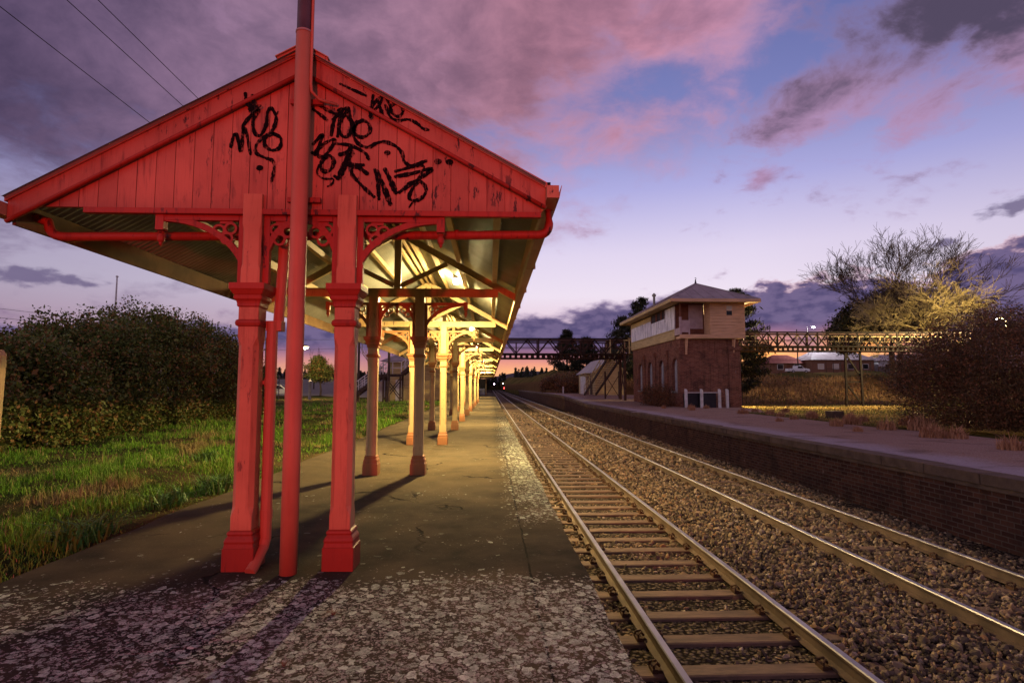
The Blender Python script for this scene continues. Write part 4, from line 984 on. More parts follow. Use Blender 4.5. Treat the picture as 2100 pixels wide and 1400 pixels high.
b.box(X0 + th, X1, Y0, Y0 + .3, -.6, ZB); b.box(X1 - .3, X1, Y0 + .3, Y1, -.6, ZB); b.box(X0 + th, X1 - .3, Y1 - .3, Y1, -.6, ZB)
for y in (41.5, 44.6, 47.7):
    b.box(X0 - .10, X0 - .002, y - .2, y + .2, -.6, 3.75); b.box(X0 - .20, X0 - .003, y - .24, y + .24, 3.752, 4.05)
b.box(X0 - .06, X0 - .002, Y0 + .0, Y0 + .5, -.6, 3.9); b.box(X0 - .14, X0 - .003, Y0 - .06, Y0 + .55, 3.902, 4.12)
b.box(X1 - .75, X1 + .05, Y0 - .12, Y0 - .002, -.6, 3.9); b.box(X1 - .8, X1 + .12, Y0 - .22, Y0 - .003, 3.902, 4.15)
b.build('brick_wall', M['brick_box'], SB)
for c, w in openings:
    f = MB(); f.box(X0 + .20, X0 + .23, c - w / 2 + .001, c + w / 2 - .001, zb_, zs_ + w / 2 + .05); o = f.build('arched_window', M['greyboard'], SB)
    f = MB(); f.box(X0 + .15, X0 + .199, c - .03, c + .03, zb_, zs_ + w / 2); f.build('mullion', M['concrete'], o)
    f = MB(); f.box(X0 - .06, X0 + .14, c - w / 2 - .1, c + w / 2 + .1, zb_ - .12, zb_ - .002); f.build('sill', M['concrete'], o)
# timber storey
TX0, TX1, TY0, TY1, TZ0, TZ1 = 12.93, 17.42, 38.25, 51.8, 4.7, 7.25
def boards_y(b, x0, x1, y, z0, z1, pitch=.215, thick=.04, sgn=-1):
    z = z0
    while z < z1 - .01:
        zt = min(z + pitch, z1); b.prism([(y + sgn * thick, z), (y + sgn * .006, zt), (y - sgn * .02, zt), (y - sgn * .02, z)], 'x', x0, x1); z = zt + .0005
def boards_x(b, x, y0, y1, z0, z1, pitch=.165, thick=.025, sgn=-1):
    z = z0
    while z < z1 - .01:
        zt = min(z + pitch, z1); b.prism([(x + sgn * thick, z), (x + sgn * .006, zt), (x - sgn * .02, zt), (x - sgn * .02, z)], 'y', y0, y1); z = zt + .0005
PXR = 15.05; RY = TY0 + 1.15
b = MB(); boards_y(b, PXR, TX1, TY0, TZ0 + .26, TZ1 - .0); 
b.box(PXR, PXR + .08, TY0 + .03, RY, TZ0 + .26, TZ1)
b.box(TX1 - .08, TX1 - .002, TY0 + .03, TY1, TZ0, TZ1); b.box(TX0, TX1 - .09, TY1 - .08, TY1, TZ0, TZ1)
b.box(TX1 - .06, TX1 + .035, TY0 - .035, TY0 + .06, TZ0, TZ1)
b.build('timber_wall', M['board_cream'], SB)
b = MB(); b.box(TX0, TX1, TY0 - .02, TY0 + .10, TZ0, TZ0 + .255); b.box(TX0 + .1, TX1 - .1, TY0 + .11, TY1 - .1, TZ0, TZ0 + .18); b.build('floor_beam', M['board_cream'], SB)
b = MB(); b.box(TX0 + .09, PXR - .01, RY, RY + .06, TZ0 + .19, TZ1); b.build('porch_wall', M['brown_door'], SB)
b = MB(); b.box(13.95, 14.95, RY - .04, RY - .002, TZ0 + .75, TZ1 - .1); b.build('porch_board', M['pinkboard'], SB)
b = MB(); b.box(TX0, TX0 + .09, TY0 + .11, RY - .0, TZ0 + .26, 5.42); b.box(TX0 - .02, TX0 + .12, TY0 - .03, TY0 + .09, TZ0 + .26, 6.15); b.box(TX0 + .62, TX0 + .70, TY0, TY0 + .08, TZ0 + .26, 5.95); b.box(TX0 + .12, TX0 + .62, TY0 + .02, TY0 + .05, TZ0 + .40, 5.85); b.box(TX0 + .12, TX0 + .62, TY0, TY0 + .08, 5.86, 5.93)
b.build('balustrade', M['pinkboard'], SB)
b = MB(); b.box(TX0 + .02, TX0 + .12, TY0 + .0, TY0 + .10, 6.16, TZ1); b.build('porch_post', M['brown_door'], SB)
w = MB(); w.box(16.12, 16.62, TY0 - .05, TY0 - .026, 6.22, 7.0); wo = w.build('window', M['board_cream'], SB)
w = MB(); w.box(16.18, 16.56, TY0 - .056, TY0 - .052, 6.28, 6.58); w.build('pane', M['dark_glass'], wo); w = MB(); w.box(16.18, 16.56, TY0 - .06, TY0 - .052, 6.60, 6.94); w.build('blind', M['blind'], wo)
# track side: panel, white sheets, windows
b = MB(); b.box(TX0, TX0 + .06, RY + .02, TY1 - .09, TZ0, 5.36); b.box(TX0 - .05, TX0 + .05, TY0 + 1.2, TY1 - .09, 5.362, 5.42); b.box(TX0 + .0, TX0 + .06, 45.3, TY1 - .09, 6.66, 7.04)
b.build('lower_panel', M['board_yellow'], SB)
b = MB(); b.box(TX0 + .01, TX0 + .07, TY0 + .11, TY1 - .09, 7.05, TZ1); b.build('header', M['dark_wood'], SB)
for y0, y1, z1 in ((39.45, 41.55, 7.04), (41.6, 43.3, 6.42), (43.35, 45.2, 6.42), (45.3, 47.3, 6.64), (47.35, 49.5, 6.64), (49.55, 51.65, 6.64)):
    b = MB(); b.box(TX0 + .002, TX0 + .03, y0, y1, 5.425, z1); b.build('window_sheet', M['whiteboard'], SB)
b = MB(); b.box(TX0 - .02, TX0 + .04, 39.32, 39.43, 5.42, 7.04); b.build('corner_post', M['white_paint'], SB)
for y0, y1 in ((41.65, 42.4), (42.55, 43.7), (43.85, 45.2)):
    w = MB(); w.box(TX0 + .03, TX0 + .06, y0, y1, 6.44, 7.04); wo = w.build('window', M['hatch'], SB)
    w = MB(); w.box(TX0 - .01, TX0 + .029, y0, y0 + .10, 6.44, 7.04); w.box(TX0 - .01, TX0 + .029, y1 - .10, y1, 6.44, 7.04); w.build('sash', M['brown_door'], wo)
# brackets and drain
for x in (13.45, 16.75):
    b = MB(); b.box(x - .06, x + .06, Y0 - .10, Y0 - .004, 3.6, TZ0); b.bar((x, Y0 - .06, 3.7), (x, TY0 + .06, TZ0 - .05), .08, .1); b.build('support_bracket', M['board_cream'], SB)
b = MB(); b.tube([(TX1 + .07, TY0 + .3, TZ0 - .1), (TX1 + .07, TY0 + .3, TZ1)], .04, 8); b.build('drain_pipe', M['white_paint'], SB)
# hipped roof
EX0, EX1, EY0, EY1, EZ, RZ_ = 12.12, 18.25, 37.5, 52.6, 7.30, 9.0
rx_ = (EX0 + EX1) / 2; ry0, ry1 = EY0 + 3.7, EY1 - 3.7
b = MB(); vs = [(EX0, EY0, EZ), (EX1, EY0, EZ), (EX1, EY1, EZ), (EX0, EY1, EZ), (rx_, ry0, RZ_), (rx_, ry1, RZ_)]
vs += [(x, y, z - .07) for x, y, z in vs]
b.add(vs, [(0, 1, 4), (1, 2, 5, 4), (2, 3, 5), (3, 0, 4, 5), (7, 6, 10), (8, 7, 10, 11), (9, 8, 11), (6, 9, 11, 10), (0, 6, 7, 1), (1, 7, 8, 2), (2, 8, 9, 3), (3, 9, 6, 0)])
ro = b.build('roof', M['roof_grey'], SB)
b = MB(); E4 = [Vector(v) for v in vs[:4]]
for k, rp in ((0, 4), (1, 4), (2, 5), (3, 5)): b.tube([E4[k] + Vector((0, 0, .01)), Vector(vs[rp]) + Vector((0, 0, .01))], .05, 6)
b.tube([Vector(vs[4]) + Vector((0, 0, .01)), Vector(vs[5]) + Vector((0, 0, .01))], .06, 6)
for u in (.12, .25, .38, .5, .62, .75, .88):   # sheet laps, front hip
    p0 = Vector((EX0 + (EX1 - EX0) * u, EY0, EZ)); tt = min(u, 1 - u) * 2; p1 = Vector((p0.x, EY0 + 3.7 * tt, EZ + (RZ_ - EZ) * tt)); b.bar(p0 + Vector((0, 0, .012)), p1 + Vector((0, 0, .012)), .05, .025)
for k in range(1, 15):
    y = EY0 + k * 1.0; tt = min(1, min(y - EY0, EY1 - y) / 3.7); b.bar((EX0, y, EZ + .012), (EX0 + (rx_ - EX0) * tt, y, EZ + (RZ_ - EZ) * tt + .012), .05, .025)
b.build('roof_seam', M['roof_grey'], ro)
b = MB(); b.box(EX0 - .02, EX1 + .02, EY0 - .03, EY0 - .002, EZ - .20, EZ + .01); b.box(EX1 + .002, EX1 + .03, EY0, EY1, EZ - .20, EZ + .01); b.build('fascia', M['board_cream'], ro)
b = MB(); b.box(EX0 - .03, EX0 - .002, EY0 + .003, EY1, EZ - .20, EZ + .01); b.box(EX0, EX1, EY1 + .002, EY1 + .03, EZ - .2, EZ + .01); b.build('fascia', M['board_yellow'], ro)
b = MB(); b.box(EX0, TX0 + .05, EY0, EY1, EZ - .16, EZ - .12); b.box(TX0 + .06, EX1, EY0, TY0 + .05, EZ - .16, EZ - .12); b.build('soffit', M['board_yellow'], ro)
b = MB(); b.lathe(rx_, ry0, [(.10, RZ_ - .02), (.07, RZ_ + .10), (.04, RZ_ + .22), (.05, RZ_ + .26), (.03, RZ_ + .32)], 8); b.tube([(rx_, ry0, RZ_ + .3), (rx_ + .06, ry0, RZ_ + .40), (rx_ - .02, ry0, RZ_ + .46), (rx_ - .05, ry0, RZ_ + .42)], .022, 6); b.build('finial', M['pole_dark'], ro)
b = MB(); b.lathe(13.75, 47.0, [(.10, 8.0), (.10, 8.95), (.17, 8.97), (.17, 9.10), (.03, 9.25)], 10); b.build('flue', M['galv'], ro)
# white post and rail barrier before the signal box
fn = thing('rail_barrier', 'white post and rail barrier before the dark hatch of the signal box', 'barrier', (14.2, 37.4, 0))
for x in (12.95, 14.0, 15.2, 15.72):
    b = MB(); b.prism([(x - .08, -.05), (x + .08, -.05), (x + .08, 1.15), (x, 1.24), (x - .08, 1.24)], 'y', 37.33, 37.47); b.build('post', M['white_paint'], fn)
for x0, x1 in ((13.04, 13.91), (14.09, 15.11)):
    b = MB(); b.tube([(x0, 37.4, 1.0), (x1, 37.4, 1.0)], .03, 6); b.build('rail', M['white_paint'], fn)
b = MB(); b.box(14.15, 15.15, 37.85, Y0 - .01, -.05, .98); b.box(13.2, 14.1, 38.3, Y0 - .012, -.05, .93); b.build('hatch', M['hatch'], SB)
# ------------------------------------------------------------------ shed
SH_ = thing('shed', 'cream weatherboard goods shed with white doors, beyond the signal box', 'shed', (13.8, 71, .4))
sx0, sx1, sy0, sy1, sz, se, sr = 12.15, 15.6, 66, 78, .38, 3.2, 4.78
b = MB(); z = sz; xm = (sx0 + sx1) / 2
while z < sr - .05:
    zt = z + .2; hw_ = lambda q: (sx1 - sx0) / 2 if q <= se else (sx1 - sx0) / 2 * max(0, (sr - q) / (sr - se))
    b.add([(xm - hw_(z), sy0 - .03, z), (xm + hw_(z), sy0 - .03, z), (xm + hw_(zt), sy0 - .004, zt), (xm - hw_(zt), sy0 - .004, zt)], [(0, 1, 2, 3)])
    b.add([(xm - hw_(z), sy0 - .03, z), (xm + hw_(z), sy0 - .03, z), (xm + hw_(z), sy0, z), (xm - hw_(z), sy0, z)], [(3, 2, 1, 0)]); z = zt
b.box(sx0, sx1, sy0, sy1, sz, se)
b.build('wall', M['board_yellow'], SH_, solid=False)
for y0, y1, m_ in ((67.6, 69.0, 'dark_wood'), (70.2, 71.6, 'brown_door'), (72.4, 76.4, 'white_paint')):
    b = MB(); b.box(sx0 - .05, sx0 - .004, y0, y1, sz, 2.75); b.build('door', M[m_], SH_)
b = MB()
for s in (-1, 1):
    b.prism([(xm, sr + .04), (xm + s * 2.05, se - .14), (xm + s * 2.05, se - .22), (xm, sr - .04)], 'y', sy0 - .35, sy1 + .3)
b.build('roof', M['roof_grey'], SH_)
b = MB()
for s in (-1, 1): b.prism([(xm, sr + .02), (xm + s * 2.06, se - .16), (xm + s * 2.06, se - .36), (xm, sr - .18)], 'y', sy0 - .40 - .004 * s, sy0 - .352)
b.build('barge_board', M['board_yellow'], SH_)
for y in (67.4, 69.6): b = MB(); b.bar((sx0 - .02, y, 2.3), (sx0 - .9, y, 2.95), .08, .08); b.build('awning_strut', M['yellow_rail'], SH_)
b = MB(); b.box(sx0 - .95, sx0 - .06, 67.2, 71, 2.96, 3.02); b.build('door_hood', M['yellow_rail'], SH_)
# ------------------------------------------------------------------ footbridge
FB = thing('footbridge', 'long dark steel truss footbridge crossing over both tracks', 'footbridge', (0, 53.5, 4))
def span(x0, x1, zd, h, y0, y1, pan, mats, name):
    for y, m_ in ((y0, mats[0]), (y1, mats[1])):
        b = MB(); n = max(2, round((x1 - x0) / pan)); dx = (x1 - x0) / n
        b.box(x0, x1, y - .07, y + .07, zd + h - .13, zd + h); b.box(x0, x1, y - .05, y + .05, zd + h - .32, zd + h - .26) if name == 'truss' else None
        b.box(x0, x1, y - .07, y + .07, zd - .02, zd + .10); b.box(x0, x1, y - .07, y + .07, zd - .42, zd - .32)
        for k in range(n):
            xa, xb_, xm = x0 + k * dx, x0 + (k + 1) * dx, x0 + (k + .5) * dx
            b.bar((xa, y, zd + .1), (xm, y, zd + h - .13), .10, .10); b.bar((xm, y, zd + h - .13), (xb_, y, zd + .1), .10, .10)
            if k % 2: b.box(xa - .06, xa + .06, y - .055, y + .055, zd + .1, zd + h - .13)
            for q in range(4): xx = xa + dx * q / 4; b.box(xx - .09, xx + .09, y - .03, y + .03, zd - .32, zd - .02)
        b.build(name, M[m_], FB)
    b = MB(); b.box(x0, x1, y0 + .08, y1 - .08, zd, zd + .06); b.build('deck', M['dark_wood'], FB)
    for y in (y0 + .12, y1 - .12):
        b = MB()
        for z in (zd + .62, zd + 1.12): b.box(x0, x1, y - .02, y + .02, z, z + .05)
        x = x0
        while x < x1: b.box(x, x + .06, y - .03, y + .03, zd + .06, zd + 1.17); x += 2.1
        b.build('handrail', M['yellow_rail'] if y > (y0 + y1) / 2 and name != 'truss' else M['rust_bridge'], FB)
span(-6.0, 12.9, 4.42, 1.52, 53, 54.8, 2.1, ('bridge_dark', 'rust_bridge'), 'truss')
span(17.6, 47, 5.20, 1.46, 53.2, 55.0, 1.9, ('bridge_dark', 'rust_bridge'), 'side_truss')
b = MB(); b.box(12.9, 17.6, 53.1, 55, 4.4, 4.5); b.build('landing', M['dark_wood'], FB)
b = MB()
for y in (53.0, 54.9):
    b.box(12.9, 14.0, y - .04, y + .04, 5.86, 5.94); b.box(12.9, 14, y - .03, y + .03, 5.1, 5.16); b.box(13.0, 13.12, y - .05, y + .05, 4.5, 5.94); b.box(11.2, 11.3, y - .05, y + .05, 4.5, 5.94)
b.build('landing_rail', M['yellow_rail'], FB)
# towers
def tower(xa, xb_, y, z0, z1, hm):
    b = MB()
    for x in (xa, xb_): b.bar((x + (.08 if x == xa else -.08), y, z1), (x, y, z0), .17, .17)
    zm = z0 + (z1 - z0) * hm
    b.bar((xa, y, z0 + .25), (xb_, y, z0 + .2), .07, .07); b.bar((xa, y, zm), (xb_, y, zm), .12, .12); b.bar((xa, y, z1 - .1), (xb_, y, zm + .3), .13, .13); b.bar((xa, y, zm - .1), (xb_, y, z0 + .3), .13, .13)
    b.build('tower', M['bridge_dark'], FB)
tower(33.95, 35.55, 53.3, -.75, 4.8, .47)
for y in (53.0, 54.9):
    for x in (12.6,):
        b = MB(); b.box(x - .1, x + .1, y - .1, y + .1, -.1, 4.4); b.build('leg', M['rust_bridge'], FB)
b = MB(); b.bar((12.6, 53.0, .3), (12.6, 54.9, 4.0), .07, .07); b.bar((12.6, 54.9, .3), (12.6, 53, 4.0), .07, .07); b.build('brace', M['rust_bridge'], FB)
b = MB(); b.box(11.35, 11.5, 56.4, 56.55, .1, 2.9); b.box(12.75, 12.9, 56.4, 56.55, .1, 2.9); b.bar((11.4, 56.45, .3), (12.85, 56.45, 2.6), .06, .06); b.bar((12.85, 56.45, .3), (11.4, 56.45, 2.6), .06, .06); b.build('brace', M['rust_bridge'], FB)
# stair down to the gravel platform
def stair(pa, pb, w, side, n, mat_s, mat_r, hr=1.0):
    pa, pb, side = Vector(pa), Vector(pb), Vector(side).normalized() * w / 2
    st = MB(); tr = MB()
    for s in (-1, 1):
        hr_ = MB(); st.bar(pa + side * s, pb + side * s, .08, .30)
        hr_.bar(pa + side * s + Vector((0, 0, hr)), pb + side * s + Vector((0, 0, hr)), .06, .07); hr_.bar(pa + side * s + Vector((0, 0, hr * .55)), pb + side * s + Vector((0, 0, hr * .55)), .04, .05)
        for k in range(7): q = pa + (pb - pa) * k / 6 + side * s; hr_.bar(q, q + Vector((0, 0, hr)), .07, .07, (1, 0, 0))
        hr_.build('stair_rail', M[mat_r], FB)
    d = (pb - pa); hd_ = Vector((d.x, d.y, 0)).normalized() * .13
    for k in range(n):
        q = pa + d * (k + .5) / n; tr.add([q - side - hd_, q + side - hd_, q + side + hd_, q - side + hd_, q - side - hd_ - Vector((0, 0, .04)), q + side - hd_ - Vector((0, 0, .04)), q + side + hd_ - Vector((0, 0, .04)), q - side + hd_ - Vector((0, 0, .04))], [(0, 1, 2, 3), (7, 6, 5, 4), (0, 4, 5, 1), (2, 6, 7, 3)])
    st.build('stringer', M[mat_s], FB); tr.build('stair_treads', M['dark_wood'], FB)
stair((12.2, 55.0, 4.42), (11.3, 64.6, .45), 1.3, (1, 0, 0), 22, 'dark_wood', 'yellow_rail')
# stairs on the station side
stair((-5.9, 53.6, 4.4), (-8.2, 53.6, 2.55), 1.5, (0, 1, 0), 9, 'dark_wood', 'white_paint', 1.1)
b = MB(); b.box(-9.9, -8.2, 52.8, 54.4, 2.42, 2.56); b.box(-9.9, -8.2, 52.78, 52.86, 2.3, 2.56); b.build('landing', M['dark_wood'], FB)
b = MB()
for z in (3.1, 3.64): b.box(-9.9, -8.2, 52.83, 52.89, z, z + .06)
for x in (-9.9, -9.05, -8.26): b.box(x, x + .07, 52.83, 52.90, 2.56, 3.66)
b.build('landing_rail', M['white_paint'], FB)
stair((-9.9, 53.6, 2.5), (-13.2, 53.6, .1), 1.5, (0, 1, 0), 12, 'dark_wood', 'white_paint', 1.1)
b = MB()
for x in (-9.85, -8.3):
    for y in (52.9, 54.3): b.box(x - .08, x + .08, y - .08, y + .08, -.2, 2.42)
for y in (52.9, 54.3): b.bar((-9.85, y, .2), (-8.3, y, 2.2), .08, .08); b.bar((-8.3, y, .2), (-9.85, y, 2.2), .08, .08)
b.build('landing_frame', M['dark_wood'], FB)
# waiting building behind those stairs
WB = thing('station_hut', 'small cream boarded station hut with a grey hipped roof behind the stairs', 'building', (-7.4, 59, 0))
b = MB(); boards_y(b, -10.2, -3.6, 57, -.1, 3.9, .2); b.box(-10.2, -3.6, 57.03, 61, -.1, 3.9); b.build('wall', M['board_yellow'], WB)
b = MB(); vs = [(-10.9, 56.3, 3.9), (-2.9, 56.3, 3.9), (-2.9, 61.7, 3.9), (-10.9, 61.7, 3.9), (-8.2, 59, 5.3), (-5.6, 59, 5.3)]; b.add(vs, [(0, 1, 5, 4), (1, 2, 5), (2, 3, 4, 5), (3, 0, 4), (3, 2, 1, 0)]); b.build('roof', M['roof_grey'], WB)
b = MB(); b.box(-9.4, -8.6, 56.93, 56.97, 0, 2.1); b.build('door', M['white_paint'], WB)
b = MB(); b.box(-10.9, -10.2, 54.9, 55.0, 0, 1.9); tag(b.build('panel_gate', M['white_paint'], loc=(-10.5, 55, 0)), 'pale grey panel standing beneath the station side stairs', 'panel')

# ------------------------------------------------------------------ houses and car on the rise
def house(x, y, z, w, d, eave, ridge, wall, roof, label, hip=1.6, wins=3, pos_rot=0, extra=None):
    t = thing('house', label, 'house', (x, y, z), 'houses on the rise beyond the footbridge')
    b = MB(); b.box(x - w / 2, x + w / 2, y, y + d, z - .6, z + eave); b.build('wall', M[wall], t)
    o_ = .6; b = MB(); vs = [(x - w / 2 - o_, y - o_, z + eave - .1), (x + w / 2 + o_, y - o_, z + eave - .1), (x + w / 2 + o_, y + d + o_, z + eave - .1), (x - w / 2 - o_, y + d + o_, z + eave - .1), (x - w / 2 + hip, y + d / 2, z + ridge), (x + w / 2 - hip, y + d / 2, z + ridge)]
    b.add(vs, [(0, 1, 5, 4), (1, 2, 5), (2, 3, 4, 5), (3, 0, 4), (3, 2, 1, 0)]); r = b.build('roof', M[roof], t)
    for k in range(wins):
        wx = x - w / 2 + w * (k + .6) / (wins + .2); f = MB(); f.box(wx - .75, wx + .75, y - .05, y - .004, z + .9, z + 2.2); fo = f.build('window', M['white_paint'], t)
        f = MB(); f.box(wx - .65, wx + .65, y - .07, y - .052, z + 1.0, z + 2.1); f.build('pane', M[(extra or ['dark_glass'] * 9)[k]], fo)
    b = MB(); b.box(x - .5, x + .4, y - .04, y - .003, z - .0, z + 2.1); b.build('door', M['brown_door'], t)
    return t
zr = lambda x, y: float(hgt(x, y))
house(71.5, 134, 4.6, 9, 8, 2.5, 4.6, 'house_brick', 'roof_red', 'brick house with a dark red tiled roof, behind the white ute', 2.6, 2)
h2 = house(83, 131, 4.6, 15, 9, 3.2, 5.6, 'house_brick', 'roof_grey', 'wide brick house with pale blinds and a low veranda', 3, 4, extra=['blind', 'blind', 'dark_glass', 'dark_glass'])
b = MB(); b.box(77, 90, 128.4, 130.9, 3.9, 4.7); b.build('veranda_deck', M['dark_wood'], h2)
b = MB(); b.box(77.2, 88, 128.3, 128.36, 5.5, 5.6); 
for k in range(7): b.box(77.2 + k * 1.75, 77.32 + k * 1.75, 128.28, 128.38, 4.7, 7.1)
b.build('veranda_rail', M['dark_wood'], h2)
house(101, 133, 4.7, 16, 8, 3.0, 4.6, 'house_white', 'roof_grey', 'pale boarded house behind the footbridge tower', 2, 4)
house(64.5, 150, 4.9, 6, 6, 2.6, 4.0, 'house_white', 'roof_grey', 'tiny pale hut roof beside the dark pine, behind the red roofed house', 2, 1)
b = MB()
for k in range(46): b.box(89 + k * .26, 89.2 + k * .26, 127.5, 127.54, 4.3, 6.0 + .06 * (k % 3))
tag(b.build('paling_fence', M['dark_wood'], loc=(95, 127.5, 4.4)), 'dark paling fence before the pale boarded house', 'fence')
for x, y, r, lb in ((93.5, 125, 1.9, 'round garden bush behind the right leg of the bridge tower'), (103.5, 124, 2.6, 'rounded garden bush between the tower and the dark shrub')):
    shrub('garden_bush', lb, 'bush', (x, y, 4.4 + r * .5), (r, r, r * .8), 90, 40, .6, .16, M['leaf_hedge'], 'garden bushes near the houses', zmin=4.2)
def car(label, loc, rot, body, kind='ute'):
    t = thing('ute' if kind == 'ute' else 'parked_car', label, 'car', (0, 0, 0))
    if kind == 'ute': prof = [(-2.5, .45), (-2.5, 1.05), (-.65, 1.08), (-.55, 1.68), (.55, 1.70), (1.15, 1.12), (2.35, .98), (2.5, .80), (2.5, .42)]
    else: prof = [(-2.1, .4), (-2.15, .95), (-1.75, 1.05), (-1.2, 1.48), (.35, 1.5), (1.05, 1.02), (2.0, .88), (2.15, .7), (2.15, .38)]
    b = MB(); b.prism(prof, 'y', -.88, .88); b.build('body', M[body], t, bevel=.07)
    wp = [(-.45, 1.12), (-.42, 1.58), (.50, 1.60), (.95, 1.13)] if kind == 'ute' else [(-1.5, 1.04), (-1.1, 1.40), (.30, 1.42), (.85, 1.04)]
    for s in (-1, 1): b = MB(); b.prism(wp, 'y', s * .882, s * .89); b.build('side_window', M['dark_glass'], t)
    b = MB(); f = [(.60, 1.66), (1.10, 1.16), (1.13, 1.18), (.64, 1.685)] if kind == 'ute' else [(.40, 1.47), (1.0, 1.06), (1.03, 1.08), (.44, 1.49)]
    b.prism(f, 'y', -.75, .75); b.build('windscreen', M['dark_glass'], t)
    if kind == 'ute': b = MB(); b.box(-2.42, -.72, -.78, .78, 1.081, 1.10); b.build('tray_cover', M['tyre'], t)
    for x in (-1.55, 1.5):
        for s in (-1, 1):
            b = MB(); b.tube([(x, s * .72, .36), (x, s * .93, .36)], .36, 16); w = b.build('wheel', M['tyre'], t); b = MB(); b.tube([(x, s * .925, .36), (x, s * .945, .36)], .21, 10); b.build('rim', M['chrome'], w)
    for s in (-1, 1): b = MB(); b.box(prof[-1][0] - .06, prof[-1][0] + .012, s * .62 - .18, s * .62 + .18, .66, .80); b.build('headlight', M['chrome'], t); b = MB(); b.box(prof[0][0] - .012, prof[0][0] + .05, s * .76 - .09, s * .76 + .09, .7, .98); b.build('tail_light', M['roof_red'], t)
    t.location = loc; t.rotation_euler = (0, 0, rot); return t
car('white ute with a dark tray parked before the red roofed house', (69.5, 126.5, zr(69.5, 126.5) + .05), R(4), 'car_white')
car('silver car parked by the road, half hidden by the mast', (-23.9, 66, zr(-23.9, 66) + .02), R(-8), 'car_silver', 'sedan')
# ------------------------------------------------------------------ poles, wires and lamps
def wire(a, b_, sag, r, label, group):
    a, b_ = Vector(a), Vector(b_); pts = [a + (b_ - a) * t - Vector((0, 0, sag * 4 * t * (1 - t))) for t in [k / 10 for k in range(11)]]
    m_ = MB(); m_.tube(pts, r, 4); o = m_.build('power_line', M['wire'], loc=tuple(a)); return tag(o, label, 'wire', group)
def upole(x, y, z, h, arms, label, name='utility_pole'):
    t = thing(name, label, 'pole', (x, y, z)); b = MB(); b.tube([(x, y, z - .2), (x, y, z + h)], [.15, .10], 8); b.build('post', M['dark_wood'], t)
    for dz, L_ in arms:
        b = MB(); b.box(x - L_, x + L_, y - .16, y - .09, z + h - dz - .06, z + h - dz + .06); a = b.build('crossarm', M['dark_wood'], t)
        b = MB()
        for k in (-.9, -.35, .35, .9): b.lathe(x + k * L_, y - .125, [(.03, z + h - dz + .06), (.06, z + h - dz + .12), (.03, z + h - dz + .2)], 6)
        b.build('insulator', M['pole_dark'], a)
    return t
for k, (x, lb) in enumerate(((-7.83, 'power line crossing the cloud close above the gable slope'), (-8.45, 'power line in the middle of three above the awning slope'), (-9.95, 'power line lowest of three above the awning slope'))):
    wire((x, -20, 9.05), (x, 80, 9.05), .0, .011, lb, 'wires over the awning')
upole(-8.9, 80, 0, 9.1, ((.1, 1.2),), 'wooden power pole hidden beyond the awning, carrying the long wires')
upole(-24.5, 63, .1, 6.6, ((.2, 1.2), (1.3, 1.2)), 'power pole with two crossarms between the downpipe and the mast')
for k, (z0, z1, lb) in enumerate(((10.9, 7.6, 'highest thin wire over the hedge'), (9.8, 7.0, 'second thin wire over the hedge'), (8.6, 6.4, 'third thin wire over the hedge'), (6.2, 5.2, 'lowest pair wire just above the hedge'), (5.5, 4.6, 'lowest thin wire skimming the hedge top'))):
    wire((-62, 60, z0), (-24.5, 63.0, z1 - .9), .2, .017, lb, 'wires over the hedge')
upole(-62, 60, 0, 11, ((.1, 1.3), (1.2, 1.3), (2.4, 1.3)), 'tall power pole hidden beyond the hedge')
wire((-24.5, 63, 6.6), (-8.9, 80, 8.9), .4, .015, 'wire running behind the street lamp between the posts', 'wires behind the posts'); wire((-24.5, 63, 5.4), (-8.9, 80, 8.0), .4, .015, 'lower wire running past the street lamp between the posts', 'wires behind the posts')
upole(-12.3, 53.6, .0, 6.2, (), 'plain dark pole standing at the foot of the station stairs')
upole(-9.25, 52.2, .0, 6.0, (), 'plain dark pole before the landing of the station stairs')
t = thing('picket_fence', 'small white fence at the far end of the awning platform', 'fence', (-2.2, 99, 0)); b = MB()
for k in range(14): b.box(-3.2 + k * .16, -3.12 + k * .16, 98.9, 98.95, 0, 1.1)
for z in (.3, .9): b.box(-3.25, -1.0, 98.96, 99.0, z, z + .09)
b.build('pickets', M['white_paint'], t)
fp = thing('flagpole', 'thin white flagpole rising behind the hedge', 'pole', (-28.5, 44, .1)); b = MB(); b.tube([(-28.5, 44, -.1), (-28.5, 44, 5), (-28.5, 44, 9.7)], [.12, .09, .05], 8); b.build('shaft', M['white_paint'], fp); b = MB(); b.lathe(-28.5, 44, [(.05, 9.7), (.11, 9.76), (.05, 9.84)], 8); b.build('cap', M['white_paint'], fp)
upole(70.5, 128, 4.4, 10.2, ((2.2, 1.0), (3.3, 1.0)), 'dark power pole rising between the houses')
wire((70.5, 128, 14.3), (140, 118, 20), 1, .03, 'upper power line behind the golden tree', 'wires behind the houses'); wire((70.5, 128, 12.3), (140, 118, 17), 1, .03, 'middle power line behind the golden tree', 'wires behind the houses'); wire((70.5, 128, 12.4), (40, 130, 9), 1, .03, 'power line running toward the dark pine', 'wires behind the houses')
